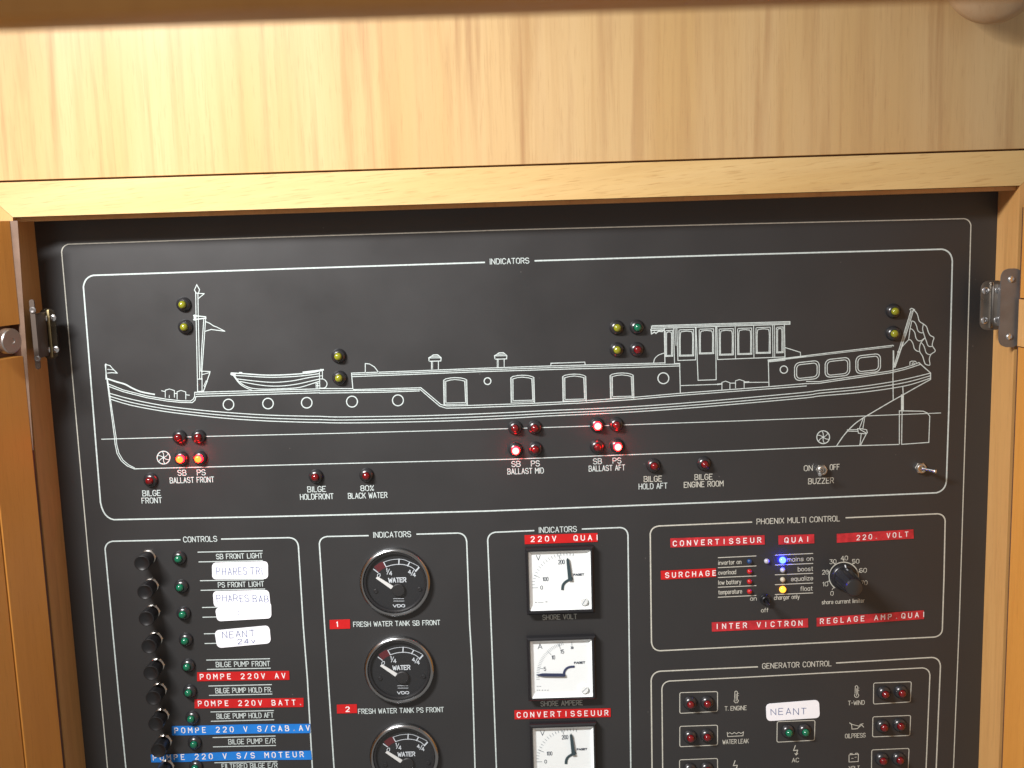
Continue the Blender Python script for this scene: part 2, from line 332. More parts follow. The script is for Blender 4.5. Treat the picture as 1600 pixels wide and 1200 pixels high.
# ------------------------------------------------------------------ engraver's single-stroke alphabet (cell 4 wide, 6 tall)
def arc(cx, cy, rx, ry, a0, a1, n=7): return [(cx + rx * math.cos(math.radians(a0 + (a1 - a0) * i / n)), cy + ry * math.sin(math.radians(a0 + (a1 - a0) * i / n))) for i in range(n + 1)]
O_ = [(1.2, 0), (2.8, 0), (4, 1.2), (4, 4.8), (2.8, 6), (1.2, 6), (0, 4.8), (0, 1.2), (1.2, 0)]
G = {
 'A': (4, [[(0, 0), (2, 6), (4, 0)], [(.7, 2), (3.3, 2)]]), 'B': (4, [[(0, 0), (0, 6), (2.8, 6), (3.7, 5.3), (3.7, 3.9), (2.8, 3.1), (0, 3.1)], [(2.8, 3.1), (4, 2.2), (4, .9), (3, 0), (0, 0)]]),
 'C': (4, [[(4, 1.2), (2.8, 0), (1.2, 0), (0, 1.2), (0, 4.8), (1.2, 6), (2.8, 6), (4, 4.8)]]), 'D': (4, [[(0, 0), (0, 6), (2.6, 6), (4, 4.6), (4, 1.4), (2.6, 0), (0, 0)]]),
 'E': (3.6, [[(3.6, 0), (0, 0), (0, 6), (3.6, 6)], [(0, 3.1), (2.8, 3.1)]]), 'F': (3.5, [[(0, 0), (0, 6), (3.5, 6)], [(0, 3.1), (2.7, 3.1)]]),
 'G': (4, [[(2.3, 2.8), (4, 2.8), (4, 1.2), (2.8, 0), (1.2, 0), (0, 1.2), (0, 4.8), (1.2, 6), (2.8, 6), (4, 4.9)]]), 'H': (4, [[(0, 0), (0, 6)], [(4, 0), (4, 6)], [(0, 3.1), (4, 3.1)]]),
 'I': (.4, [[(.2, 0), (.2, 6)]]), 'K': (4, [[(0, 0), (0, 6)], [(4, 6), (0, 2.4)], [(1.4, 3.6), (4, 0)]]), 'L': (3.3, [[(0, 6), (0, 0), (3.3, 0)]]),
 'M': (4.4, [[(0, 0), (0, 6), (2.2, 2.6), (4.4, 6), (4.4, 0)]]), 'N': (4, [[(0, 0), (0, 6), (4, 0), (4, 6)]]), 'O': (4, [O_]),
 'P': (3.8, [[(0, 0), (0, 6), (2.8, 6), (3.8, 5.2), (3.8, 3.6), (2.8, 2.8), (0, 2.8)]]), 'Q': (4, [O_, [(2.4, 1.7), (4.1, -.2)]]),
 'R': (3.9, [[(0, 0), (0, 6), (2.8, 6), (3.8, 5.2), (3.8, 3.7), (2.8, 2.9), (0, 2.9)], [(2, 2.9), (3.9, 0)]]),
 'S': (4, [[(0, 1.1), (1.1, 0), (2.9, 0), (4, 1), (4, 2.2), (3, 3), (1, 3.2), (0, 4), (0, 5), (1.1, 6), (2.9, 6), (3.9, 5)]]),
 'T': (4, [[(0, 6), (4, 6)], [(2, 6), (2, 0)]]), 'U': (4, [[(0, 6), (0, 1.2), (1.2, 0), (2.8, 0), (4, 1.2), (4, 6)]]), 'V': (4, [[(0, 6), (2, 0), (4, 6)]]),
 'W': (5.2, [[(0, 6), (1.3, 0), (2.6, 4.6), (3.9, 0), (5.2, 6)]]), 'X': (4, [[(0, 0), (4, 6)], [(0, 6), (4, 0)]]), 'Y': (4, [[(0, 6), (2, 3), (4, 6)], [(2, 3), (2, 0)]]),
 'Z': (4, [[(0, 6), (4, 6), (0, 0), (4, 0)]]),
 '0': (3.8, [[(1.2, 0), (2.6, 0), (3.8, 1.2), (3.8, 4.8), (2.6, 6), (1.2, 6), (0, 4.8), (0, 1.2), (1.2, 0)]]), '1': (1.6, [[(0, 4.8), (1.3, 6), (1.3, 0)]]),
 '2': (3.8, [[(0, 4.8), (1, 6), (2.8, 6), (3.8, 5), (3.8, 3.8), (0, 0), (3.8, 0)]]), '3': (3.8, [[(0, 6), (3.6, 6), (1.8, 3.6), (2.8, 3.5), (3.8, 2.5), (3.8, 1.1), (2.7, 0), (1, 0), (0, 1)]]),
 '4': (4, [[(2.9, 0), (2.9, 6), (0, 1.8), (4, 1.8)]]), '5': (3.8, [[(3.6, 6), (.3, 6), (0, 3.4), (2.6, 3.7), (3.8, 2.6), (3.8, 1.1), (2.7, 0), (1, 0), (0, .9)]]),
 '6': (3.8, [[(3.4, 5.4), (2.6, 6), (1.2, 6), (0, 4.8), (0, 1.1), (1.1, 0), (2.7, 0), (3.8, 1.1), (3.8, 2.4), (2.7, 3.4), (1.1, 3.4), (0, 2.6)]]),
 '7': (3.8, [[(0, 6), (3.8, 6), (1.3, 0)]]),
 '8': (3.8, [[(1.1, 3.2), (0, 4.1), (0, 5.1), (1, 6), (2.8, 6), (3.8, 5.1), (3.8, 4.1), (2.7, 3.2), (1.1, 3.2)], [(1.1, 3.2), (0, 2.2), (0, 1), (1.1, 0), (2.7, 0), (3.8, 1), (3.8, 2.2), (2.7, 3.2)]]),
 '%': (4, [[(0, 0), (4, 6)], arc(.8, 5.1, .8, .8, 0, 360), arc(3.2, .9, .8, .8, 0, 360)]), '.': (.5, [[(.1, 0), (.4, 0), (.4, .4), (.1, .4), (.1, 0)]]), '/': (3, [[(0, -.3), (3, 6.3)]]),
 '-': (2.4, [[(0, 3), (2.4, 3)]]), ':': (.6, [[(.3, .8), (.3, 1.6)], [(.3, 3.8), (.3, 4.6)]]), '!': (.6, [[(.3, 6), (.3, 2)], [(.3, .6), (.3, 0)]]),
 'a': (3, [[(3, 4), (3, 0)], [(3, 3), (2.1, 4), (.9, 4), (0, 3), (0, 1), (.9, 0), (2.1, 0), (3, 1)]]), 'b': (3, [[(0, 6), (0, 0)], [(0, 3), (.9, 4), (2.1, 4), (3, 3), (3, 1), (2.1, 0), (.9, 0), (0, 1)]]),
 'c': (2.8, [[(2.8, 3.2), (2, 4), (.9, 4), (0, 3), (0, 1), (.9, 0), (2, 0), (2.8, .8)]]), 'd': (3, [[(3, 6), (3, 0)], [(3, 3), (2.1, 4), (.9, 4), (0, 3), (0, 1), (.9, 0), (2.1, 0), (3, 1)]]),
 'e': (3, [[(0, 2), (3, 2), (3, 3), (2.1, 4), (.9, 4), (0, 3), (0, 1), (.9, 0), (2.2, 0), (3, .7)]]), 'f': (1.9, [[(.7, 0), (.7, 5.1), (1.4, 6), (1.9, 6)], [(0, 4), (1.8, 4)]]),
 'g': (3, [[(3, 4), (3, -1), (2.1, -1.9), (.6, -1.9)], [(3, 3), (2.1, 4), (.9, 4), (0, 3), (0, 1), (.9, 0), (2.1, 0), (3, 1)]]), 'h': (3, [[(0, 6), (0, 0)], [(0, 2.8), (1, 4), (2.2, 4), (3, 3.1), (3, 0)]]),
 'i': (.4, [[(.2, 4), (.2, 0)], [(.2, 5.4), (.2, 5.8)]]), 'l': (.4, [[(.2, 6), (.2, 0)]]), 'm': (4.6, [[(0, 4), (0, 0)], [(0, 3), (.8, 4), (1.6, 4), (2.3, 3.2), (2.3, 0)], [(2.3, 3.1), (3.1, 4), (3.9, 4), (4.6, 3.2), (4.6, 0)]]),
 'n': (3, [[(0, 4), (0, 0)], [(0, 2.8), (1, 4), (2.2, 4), (3, 3.1), (3, 0)]]), 'o': (3, [[(.9, 0), (2.1, 0), (3, 1), (3, 3), (2.1, 4), (.9, 4), (0, 3), (0, 1), (.9, 0)]]),
 'p': (3, [[(0, 4), (0, -1.9)], [(0, 3), (.9, 4), (2.1, 4), (3, 3), (3, 1), (2.1, 0), (.9, 0), (0, 1)]]), 'q': (3, [[(3, 4), (3, -1.9)], [(3, 3), (2.1, 4), (.9, 4), (0, 3), (0, 1), (.9, 0), (2.1, 0), (3, 1)]]),
 'r': (2, [[(0, 4), (0, 0)], [(0, 2.6), (1, 4), (2, 4)]]), 's': (2.8, [[(0, .7), (.8, 0), (2, 0), (2.8, .7), (2.6, 1.6), (.3, 2.4), (.1, 3.3), (.9, 4), (2, 4), (2.7, 3.4)]]),
 't': (1.8, [[(.8, 5.6), (.8, .8), (1.5, 0), (1.8, 0)], [(0, 4), (1.8, 4)]]), 'u': (3, [[(0, 4), (0, 1), (.9, 0), (2, 0), (3, 1.1)], [(3, 4), (3, 0)]]), 'v': (3, [[(0, 4), (1.5, 0), (3, 4)]]),
 'w': (4.4, [[(0, 4), (1.1, 0), (2.2, 3.4), (3.3, 0), (4.4, 4)]]), 'y': (3, [[(0, 4), (1.5, 0)], [(3, 4), (1, -1.9), (.2, -1.9)]]), 'z': (2.8, [[(0, 4), (2.8, 4), (0, 0), (2.8, 0)]]),
}
def lay(txt, gap=1.5, space=3.2, fixed=None):
    """strokes of a line of text, x from 0 to width"""
    x = 0; out = []; first = True
    for ch in txt:
        if fixed:
            if ch != ' ':
                w, st = G[ch]
                for s in st: out.append([(x + (fixed - w) / 2 + a, b) for a, b in s])
            x += fixed + gap; continue
        if ch == ' ': x += space; continue
        w, st = G[ch]
        for s in st: out.append([(x + a, b) for a, b in s])
        x += w + gap
    mx = max(a for s in out for a, b in s); mn = min(a for s in out for a, b in s)
    d = max(mx - mn, 1e-3)
    return [[((a - mn) / d, b / 6) for a, b in s] for s in out]
def write(mb, txt, L, Rr, cap, wpx=1.5, h=.00012, gap=1.5, space=3.4, fixed=None, jit=0.0):
    """write txt with its baseline from pixel L to pixel Rr and capitals cap pixels tall"""
    p0 = P(*L, h); a = proj(p0); b = proj(p0 + Vector((0, 0, .004))); ln = math.hypot(b[0] - a[0], b[1] - a[1])
    v = ((b[0] - a[0]) / ln, (b[1] - a[1]) / ln)
    for s in lay(txt, gap, space, fixed):
        jx, jy = random.uniform(-jit, jit), random.uniform(-jit, jit)
        mb.stroke([(L[0] + (Rr[0] - L[0]) * x + v[0] * y * cap + jx + random.uniform(-jit, jit) * .5, L[1] + (Rr[1] - L[1]) * x + v[1] * y * cap + jy + random.uniform(-jit, jit) * .5) for x, y in s], wpx, h)

# ================================================================== STRUCTURE: cabinet woodwork
XL, XR, HF = -0.3645, 0.3795, 0.036          # opening edges, depth of the frame front before the panel
fr = thing('wooden_surround', (0, -HF, 0.0145), 'pale oak cabinet frame around the black control panel, mitred at its corners', 'wooden frame')
b = MB(); zb, zt, xo = .0145, .0398, .055
b.add([(XL, -HF, zb), (XR, -HF, zb), (XR + .0253, -HF, zt), (XL - .0253, -HF, zt), (XL, -.0135, zb), (XR, -.0135, zb), (XR + .0253, -.0135, zt), (XL - .0253, -.0135, zt)],
      [(0, 1, 2, 3), (4, 7, 6, 5), (0, 4, 5, 1), (1, 5, 6, 2), (2, 6, 7, 3), (3, 7, 4, 0)])
b.build('top_rail', 'rail', fr)
for sx, xe in ((-1, XL), (1, XR)):
    b = MB(); g = .0003
    x0, x1 = xe, xe + sx * .0253
    vs = [(x0 + sx * 0, -HF, zb - g), (x1, -HF, zt - g), (x1, -HF, -.60), (x0, -HF, -.60)]
    vs += [(x, .003, z) for x, y, z in vs]
    fs = [(0, 1, 2, 3), (4, 7, 6, 5), (0, 4, 5, 1), (1, 5, 6, 2), (2, 6, 7, 3), (3, 7, 4, 0)]
    b.add(vs, [f if sx < 0 else f[::-1] for f in fs]); b.build('stile', 'reveal', fr)
for xa, xb in ((-.62, XL - .0255), (XR + .0255, .62)):
    b = MB(); b.box((xa, -.033, -.62), (xb, -.012, .0394), .0004); b.build('side_face', 'reveal', fr)
b = MB(); b.box((XL + .0003, -.030, .0112), (XR - .0003, -.0002, .0142)); b.build('inner_lip', 'reveal', fr)

fascia = thing('fascia_board', (0, -.034, .0420), 'pale veneered wooden board with vertical grain above the panel', 'wooden board')
b = MB(); b.box((-.62, -.0345, .0412), (.62, -.012, .44), .0006); b.build('board_face', 'veneer', fascia)
b = MB(); b.box((-.62, -.0290, .0395), (.62, -.0125, .0411)); b.build('shadow_gap_strip', 'gap', fascia)

# dark valance that hides the lamp, nearer to the viewer: only its lower edge is in the picture
va, vb = P(0, 31, .60), P(1000, -3, .60)
zv = (va.z + vb.z) / 2
shelf = MB(); shelf.box((-.45, -.602, zv), (.45, -.584, zv + .13), .0012)
tag(shelf.build('lamp_valance', 'door', None, (0, -.593, zv)), 'dark brown out of focus wooden edge along the top left of the picture', 'wooden board')

kc = P(1556, -46, .064)
kn = MB(); kn.lathe([(r_, h_ - .0295) for r_, h_ in ((.016, .0642), (.016, .070), (.024, .074), (.032, .080), (.035, .087), (.0345, .092), (.030, .097), (.020, .1005), (.008, .102))], 48, (kc.x, kc.z))
tag(kn.build('round_knob', 'turned', None, (kc.x, -.0347, kc.z)), 'round turned wooden knob on the pale board at the upper right corner', 'knob')

# doors, folded open towards the viewer
def door(side, hinge_x, ang, name_label, ztop, latch):
    """inner face runs from the hinge edge out towards the camera; ang is the opening angle"""
    root = thing('wooden_door', (hinge_x, -.0415, ztop - .3), name_label, 'door', 'open cabinet doors')
    c, s_ = math.cos(math.radians(ang)), math.sin(math.radians(ang))
    sx = side                                             # -1 left, +1 right
    du = Vector((sx * -c, -s_, 0)); dn = Vector((-sx * s_, c, 0))    # along the door, and out of its inner face
    o = Vector((hinge_x, -.0415, 0))
    def slab(mb, u0, u1, n0, n1, z0, z1):
        pts = [(u, n) for u, n in ((u0, n0), (u1, n0), (u1, n1), (u0, n1))]
        vs = [o + du * u + dn * n + Vector((0, 0, z)) for z in (z0, z1) for u, n in pts]
        fs = [(3, 2, 1, 0), (4, 5, 6, 7), (0, 1, 5, 4), (1, 2, 6, 5), (2, 3, 7, 6), (3, 0, 4, 7)]
        nrm = (vs[1] - vs[0]).cross(vs[3] - vs[0])
        mb.add(vs, fs if nrm.z > 0 else [f[::-1] for f in fs])
    st = MB(); slab(st, 0, .0345, -.020, 0, -.62, latch[0]); slab(st, 0, .0345, -.020, 0, latch[1], ztop); st.build('hinge_stile', 'door', root)
    nt = MB(); slab(nt, .0004, .0343, -.0198, -.009, latch[0] + .0002, latch[1] - .0002); nt.build('latch_recess', 'edge', root)
    pn = MB(); slab(pn, .0358, .34, -.016, -.0012, -.60, ztop - .002); pn.build('door_panel', 'door', root)
    gr = MB(); slab(gr, .0346, .0357, -.017, -.006, -.60, ztop - .004); gr.build('groove', 'edge', root)
    return root, o, du, dn, slab
ztop = P(21, 345, .0415).z
dl, o, du, dn, slab = door(-1, -.3645, 112, 'left cabinet door standing open, orange wood with a latch recess and metal thumb knob', ztop, (P(20, 559, .05).z, P(20, 508, .05).z))
b = MB(); slab(b, -.0035, -.0004, -.018, -.0015, -.62, ztop - .001); b.build('edge_strip', 'edge', dl)
b = MB()
x0, x1, x2, x3 = -.3655, -.3615, -.3640, -.3655
b.add([(x0, -.0412, ztop), (-.3592, -.0405, ztop), (-.3640, -.0405, -.16), (-.3655, -.0412, -.16)], [(3, 2, 1, 0)]); b.build('edge_band', 'band', dl)
# knurled thumb knob in the recess
kp = P(19, 533, .066); ax = Vector((math.sin(math.radians(66)), -math.cos(math.radians(66)), 0))
t1 = Vector((0, 0, 1)); t2 = t1.cross(ax)
def turned(mb, prof, n, base, fl=0, fa=0.0):
    vs = []; fs = []
    for r, h in prof:
        for i in range(n):
            a = 2 * math.pi * i / n; rr = r * (1 + (fa if fl and i % 2 else 0))
            vs.append(base + ax * h + t2 * (rr * math.cos(a)) + t1 * (rr * math.sin(a)))
    for j in range(len(prof) - 1):
        for i in range(n): fs.append((j * n + i, j * n + (i + 1) % n, (j + 1) * n + (i + 1) % n, (j + 1) * n + i))
    fs.append(tuple((len(prof) - 1) * n + i for i in range(n)))
    mb.add(vs, fs)
b = MB(); turned(b, [(.0088, -.007), (.0092, -.0062), (.0092, -.0008)], 96, kp, 1, -.035)
turned(b, [(.0088, -.0008), (.0082, 0), (.0023, 0), (.0021, -.0008), (.0018, -.004)], 48, kp); kb = b.build('thumb_knob', 'steel', dl, ang=25)

dr, o, du, dn, slab = door(1, .3800, 97, 'right cabinet door standing open, darker orange brown wood at the edge', ztop - .011, (-.105, -.068))
b = MB(); slab(b, -.0030, -.0004, -.018, -.0010, -.62, ztop - .013); b.build('edge_strip', 'edge', dr)
b = MB(); slab(b, .0003, .020, -.0088, .001, -.104, -.069); b.build('latch_block', 'reveal', dr)

# hinges
def hinge(door_, side, cup, plate, lab, mcup, mridge, mplate):
    c0, c1 = cup; h = .020
    a, z = P(*c0, h), P(*c1, h)
    x0, x1, z1, z0 = a.x, z.x, a.z, z.z
    root = bpy.data.objects.new('hinge', None); COL.objects.link(root); root.empty_display_size = .01
    root.parent = door_; root['_o'] = ((x0 + x1) / 2, -h, (z0 + z1) / 2); root.location = Vector(root['_o']) - Vector(door_['_o']); root['label'] = lab
    b = MB(); r = .0055
    inner = x1 if side < 0 else x0
    q = [(x0, z0), (x1, z0), (x1, z1), (x0, z1)]
    pts = rounded(q, r); 
    b.prism(pts, h - .0016, h)
    cup_o = b.build('cup_leaf', mcup, root)
    xm = (x0 + x1) / 2 - side * .0012
    b = MB(); b.box((xm - .0011, -h - .0011, z0 + .0015), (xm + .0011, -h - .00002, z1 - .0012), .0004); b.build('ridge', mridge, root)
    w = abs(x1 - x0)
    for xx in (xm - w * .27, xm + w * .27):
        for zz in (z0 + .0075, z1 - .0075):
            b = MB(); b.lathe([(.0026, h + .00003), (.0026, h + .0007), (.0018, h + .0013), (.0008, h + .0013), (.0004, h + .0008)], 20, (xx, zz)); b.build('screw', 'screw', root)
    h2 = .0385
    a, z = P(*plate[0], h2), P(*plate[1], h2)
    q = [(a.x, z.z), (z.x, z.z), (z.x, a.z), (a.x, a.z)]
    b = MB(); b.prism(rounded(q, min(.006, abs(z.x - a.x) * .45)), h2 - .0014, h2); b.build('side_leaf', mplate, root)
    for zz in (z.z + .008, a.z - .008):
        b = MB(); b.lathe([(.0024, h2 + .00003), (.0024, h2 + .0006), (.0016, h2 + .0012), (.0004, h2 + .0008)], 20, ((a.x + z.x) / 2 - side * .0005, zz)); b.build('screw', 'screw' if side > 0 else 'hinge_dull', root)
    b = MB(); xk = a.x if side > 0 else z.x
    xc = (a.x + z.x) / 2; b.box((xc - .0022, -h2 + .0012, z0 + .003), (xc + .0022, -h + .0012, z1 - .003), .0008); b.build('knuckle', mplate, root)
    return root
hinge(dl, -1, ((60, 482), (92, 561)), ((45, 468), (63, 577)), 'bronze toned metal hinge on the left edge of the panel opening', 'hinge_bronze_shaded', 'brass', 'plate_brown')
hinge(dr, 1, ((1534, 439), (1568, 515)), ((1565, 420), (1594, 542)), 'shiny steel hinge with bright screws on the right edge of the opening', 'hinge', 'nickel', 'hinge_dull')

# ================================================================== the control panel
pan = thing('control_panel', (0, 0, -.6), 'large matte black control panel engraved with a white barge drawing and lettering', 'control panel')
b = MB(); b.box((XL - .012, 0, -.62), (XR + .012, .004, .030)); b.build('plate', 'panel', pan)
def line_part(name, strokes, mat='white', parent=pan, label=None):
    b = MB()
    for st in strokes:
        pts, w = st[0], st[1]; o_ = st[2] if len(st) > 2 else {}
        b.stroke(pts, w, **o_)
    ob = b.build(name, mat, parent)
    if label: ob['label'] = label
    return ob
def corner(a, c, b_, n=6):
    a, c, b_ = Vector(a), Vector(c), Vector(b_); return [tuple((1 - t) ** 2 * a + 2 * t * (1 - t) * (c + (a + b_ - 2 * c) * .10) + t * t * b_) for t in [i / n for i in range(n + 1)]]
# outer thin border
line_part('border_line', [([(193, 1480), (167.5, 1195), (142.5, 920), (115, 610), (96.3, 394)] + corner((96.3, 394), (95.5, 383), (107, 381.5)) + [(400, 371.5), (800, 359), (1150, 350), (1500, 341.8)] + corner((1506, 341.6), (1516, 341.6), (1517, 352)) + [(1510, 612), (1499, 970), (1490, 1195), (1477, 1480)], 2.1)], 'white_less_lit', label='thin outer border line')
line_part('border_line', [
    ([(757, 410), (450, 420), (146, 430.2)] + corner((146, 430.2), (131, 431), (130.3, 448)) + [(142.5, 602), (157, 785)] + corner((157, 785), (160, 812), (178, 812)) + [(430, 807), (630, 802), (760, 798.5), (960, 791), (1160, 783), (1310, 776.5), (1463, 770)] + corner((1463, 770), (1478, 768.5), (1478.8, 752)) + [(1482.5, 640), (1488, 408)] + corner((1488, 408), (1488.5, 390), (1472, 389.4)) + [(1150, 398), (836, 407.5)], 2.9)])
def frame(l0, tl, c1, l1, r1, c2, tr, r0, extra=None, w=2.7, mat='white'):
    """open top: l0 -> tl corner down the left, and r0 <- tr corner; l0/r0 are the stroke ends beside the title"""
    return [([l0, tl] + corner(tl, c1, l1[0]) + l1[1:], w), ([r0, tr] + corner(tr, c2, r1[0]) + r1[1:], w)]
line_part('border_line', frame((281.3, 843.4), (176, 845.7), (164, 846.3), [(164.2, 858), (184.6, 1078), (196.6, 1199), (222, 1480)], [(466.2, 853), (474, 980), (480.3, 1061), (488, 1199), (505, 1480)], (465.5, 839.8), (452, 840.1), (346.2, 842.3)))
line_part('border_line', frame((575.3, 836.9), (511, 838.3), (498.3, 838.8), [(499, 850), (507, 975), (511.6, 1043), (521.9, 1200), (541, 1480)], [(729.2, 846), (733.8, 975), (737.5, 1036), (742.2, 1200), (750, 1480)], (728.6, 832.6), (716, 832.9), (651.3, 834.6)))
line_part('border_line', frame((834.1, 829.1), (774, 831.6), (761.8, 832.3), [(762, 844), (768, 994), (775.6, 1199), (787, 1480)], [(981.2, 836), (983, 994), (985.6, 1199), (989, 1480)], (981, 823.9), (969, 824.3), (909.8, 826.6)))
line_part('border_line', [([(1174.5, 815.8), (1030, 821.8)] + corner((1030, 821.8), (1016.5, 822), (1016, 834)) + [(1017, 930), (1017.9, 1003)] + corner((1017.9, 1003), (1018, 1017.5), (1031, 1016.8)) + [(1230, 1006.9), (1460, 995.4)] + corner((1460, 995.4), (1472, 994.5), (1472.4, 984)) + [(1475, 900), (1476.8, 814)] + corner((1476.8, 814), (1477, 802.5), (1465, 802.8)) + [(1321.9, 809)], 2.7)], 'white_less_lit')
line_part('border_line', frame((1183.6, 1041.9), (1031, 1048.8), (1017.4, 1049.8), [(1017.4, 1063), (1018.8, 1200), (1023, 1480)], [(1469.4, 1041), (1462.8, 1200), (1452, 1480)], (1470, 1026.4), (1456, 1027.2), (1307, 1035.9)), 'white_less_lit')
line_part('border_line', [([(1040, 1480), (1035.4, 1200), (1034.2, 1077)] + corner((1034.2, 1077), (1033.6, 1065), (1046, 1064.1)) + [(1150, 1059), (1230, 1054.7), (1290, 1051.4), (1441, 1043.6)] + corner((1441, 1043.6), (1453, 1043), (1453, 1055)) + [(1447, 1200), (1437, 1480)], 2.4)], 'white_less_lit')

# ------------------------------------------------------------------ the barge drawing (sub-parts by what they show)
barge = MB()
W1 = 1.75
def S(fr, pts, w=W1, **k): barge.stroke(Q(fr, pts), w, **k)
# stem and keel
stem = Q('A', [(137, 600), (148, 690), (195, 1050)]) + Q('E', [(200, 380), (212, 435), (238, 480), (275, 512), (318, 530)])
stem2 = Q('A', [(152, 690), (205, 1050)]) + Q('E', [(210, 380), (223, 432), (248, 475), (285, 506), (322, 525)])
barge.stroke(stem, 1.7); barge.stroke(stem2, 1.5)
barge.stroke([(209.5, 732.6), (530, 724.3), (792, 717.7), (1160, 703.8), (1307, 697.4), (1405, 694.4)], 1.8)
# waterline
barge.stroke([(158.7, 686.3), (320, 681.9), (530, 677), (792, 669.8), (920, 665.8), (1160, 657.4), (1280, 652.8), (1470, 645.2)], 1.6)
# bulwark and decks
S('A', [(152, 687), (205, 705), (262, 722), (305, 745), (360, 768), (445, 785)], 3.0, smooth=True)
S('A', [(158, 720), (250, 757), (400, 795), (520, 815), (610, 825), (672, 826), (688, 815), (696, 800), (697, 772), (1100, 761), (1478, 750)], smooth=False)
S('A', [(160, 735), (250, 768), (400, 806), (520, 826), (610, 835), (682, 836), (698, 822), (705, 798), (1100, 786), (1478, 775)])
S('A', [(705, 784), (1100, 773), (1478, 762)])
S('B', [(-2, 748), (205, 749), (210, 755), (400, 750), (630, 743), (665, 772), (755, 848), (790, 857), (900, 855), (1300, 842), (1600, 828)])
S('B', [(-2, 763), (400, 760), (626, 753), (660, 783), (748, 858), (788, 871), (900, 869), (1300, 855), (1600, 840)])
S('B', [(-2, 777), (400, 771), (622, 763)])
S('C', [(160, 828), (500, 805), (810, 778), (1362, 737), (1600, 717)]); S('C', [(160, 841), (500, 818), (810, 791), (1362, 750), (1600, 732)])
barge.stroke(Q('D', [(320, 544)]) + Q('RU', [(0, 290), (500, 215), (900, 155), (1060, 117), (1150, 90), (1245, 52)]), W1)
barge.stroke(Q('D', [(320, 558)]) + Q('RU', [(0, 311), (500, 237), (900, 178), (1060, 140), (1160, 110), (1262, 75)]), W1)
barge.stroke(Q('RU', [(1245, 52), (1392, 182), (1392, 262)]), 2.0)
# rubbing strakes, bow to stern
for a_, c_, d_ in (([(165, 778), (300, 815), (500, 855), (700, 880), (900, 898), (1150, 914), (1400, 921), (1478, 922)], [(100, 926), (300, 924), (600, 919), (900, 910), (1200, 897), (1420, 886)], [(0, 400), (500, 353), (900, 294), (1150, 243), (1390, 184)]),
                   ([(167, 797), (300, 835), (500, 873), (700, 898), (900, 917), (1150, 933), (1400, 941), (1478, 942)], [(100, 945), (300, 943), (600, 938), (900, 929), (1200, 916), (1420, 904)], [(0, 435), (500, 388), (900, 333), (1150, 284), (1390, 216)]),
                   ([(172, 815), (300, 853), (500, 890), (700, 915), (900, 935), (1150, 951), (1400, 959), (1478, 960)], [(100, 963), (300, 962), (600, 956), (900, 947), (1200, 933), (1420, 920)], [(0, 470), (500, 427), (900, 374), (1150, 325), (1392, 245)])):
    k = {0: (888, 868, 842, 808, 771), 1: (905, 885, 859, 826, 790), 2: (921, 901, 875, 842, 806)}[[778, 797, 815].index(a_[0][1])]
    mid = Q('C', list(zip((160, 400, 800, 1200, 1600), [k[0] - 8] + list(k[1:]))))
    barge.stroke(spline(Q('A', a_) + Q('B', c_) + mid[1:] + Q('RU', d_[0:]), k=3), 1.8)
barge.stroke(Q('RU', [(1392, 262), (1250, 340), (1100, 425), (900, 537), (640, 690)]) + spline(Q('RU', [(640, 690), (560, 738), (460, 805), (370, 890), (290, 985), (215, 1098)]), k=4), 2.0)
barge_o = barge.build('barge_drawing', 'white', pan)
def sub(name, items):
    """items: (frame, points, width, options)"""
    mb = MB()
    for it in items:
        o_ = it[3] if len(it) > 3 else {}
        mb.stroke(Q(it[0], it[1]), it[2] if len(it) > 2 else W1, **o_)
    return mb.build(name, 'white', barge_o)
SM = dict(smooth=True); CL = dict(closed=True)
sub('bow_pennant', [('A', [(140, 598), (168, 605), (182, 622), (213, 652), (178, 649), (152, 652)], 1.6), ('A', [(152, 628), (190, 632), (213, 652)], 1.3), ('A', [(137, 600), (142, 594), (142, 690)], 1.5)])
bol = lambda f, x, y, w, h: (f, [(x, y + h), (x, y + 8), (x + w * .45, y), (x + w, y + 10), (x + w, y + h)], 1.5)
sub('bollard_drawing', [bol('A', 513, 751, 57, 52), bol('A', 587, 760, 54, 55), ('A', [(490, 762), (513, 768)], 1.6), ('A', [(570, 779), (587, 779)], 1.6), ('A', [(641, 787), (664, 790)], 1.6), ('A', [(538, 790), (538, 806)], 1.2)])
sub('bollard_drawing', [bol('C', 1072, 702, 50, 53), bol('C', 1157, 692, 54, 53), ('C', [(815, 730), (1072, 721)], 1.6), ('C', [(1122, 715), (1157, 714)], 1.6), ('C', [(1211, 710), (1362, 709)], 1.6), ('C', [(1211, 709), (1240, 708)], 3), ('C', [(1045, 722), (1072, 719)], 2.8)])
sub('mast_drawing', [('A', [(703, 150), (705, 292), (710, 500), (715, 765)], 1.6), ('A', [(717, 152), (719, 290), (728, 688)], 1.6), ('A', [(706, 152), (695, 132), (710, 100), (727, 130), (721, 152)], 1.7, CL), ('A', [(720, 154), (757, 155), (722, 184)], 1.6),
    ('A', [(690, 293), (766, 300)], 2.2), ('A', [(690, 318), (768, 308)], 2.2), ('A', [(698, 292), (698, 318)], 4.5), ('A', [(754, 310), (741, 500), (735, 640)], 1.6), ('A', [(766, 304), (752, 500), (742, 640), (741, 690)], 1.6),
    ('A', [(765, 330), (790, 340), (815, 357), (835, 364), (885, 390), (830, 383), (800, 379), (764, 390)], 1.7), ('A', [(738, 640), (793, 642), (790, 655), (752, 765)], 1.7), ('A', [(741, 662), (792, 648)], 1.4),
    ('A', [(713, 690), (743, 688), (743, 765), (715, 768)], 1.6), ('A', [(768, 700), (776, 704), (762, 736), (754, 732)], 1.2, CL), ('A', [(752, 765), (743, 764)], 1.6)])
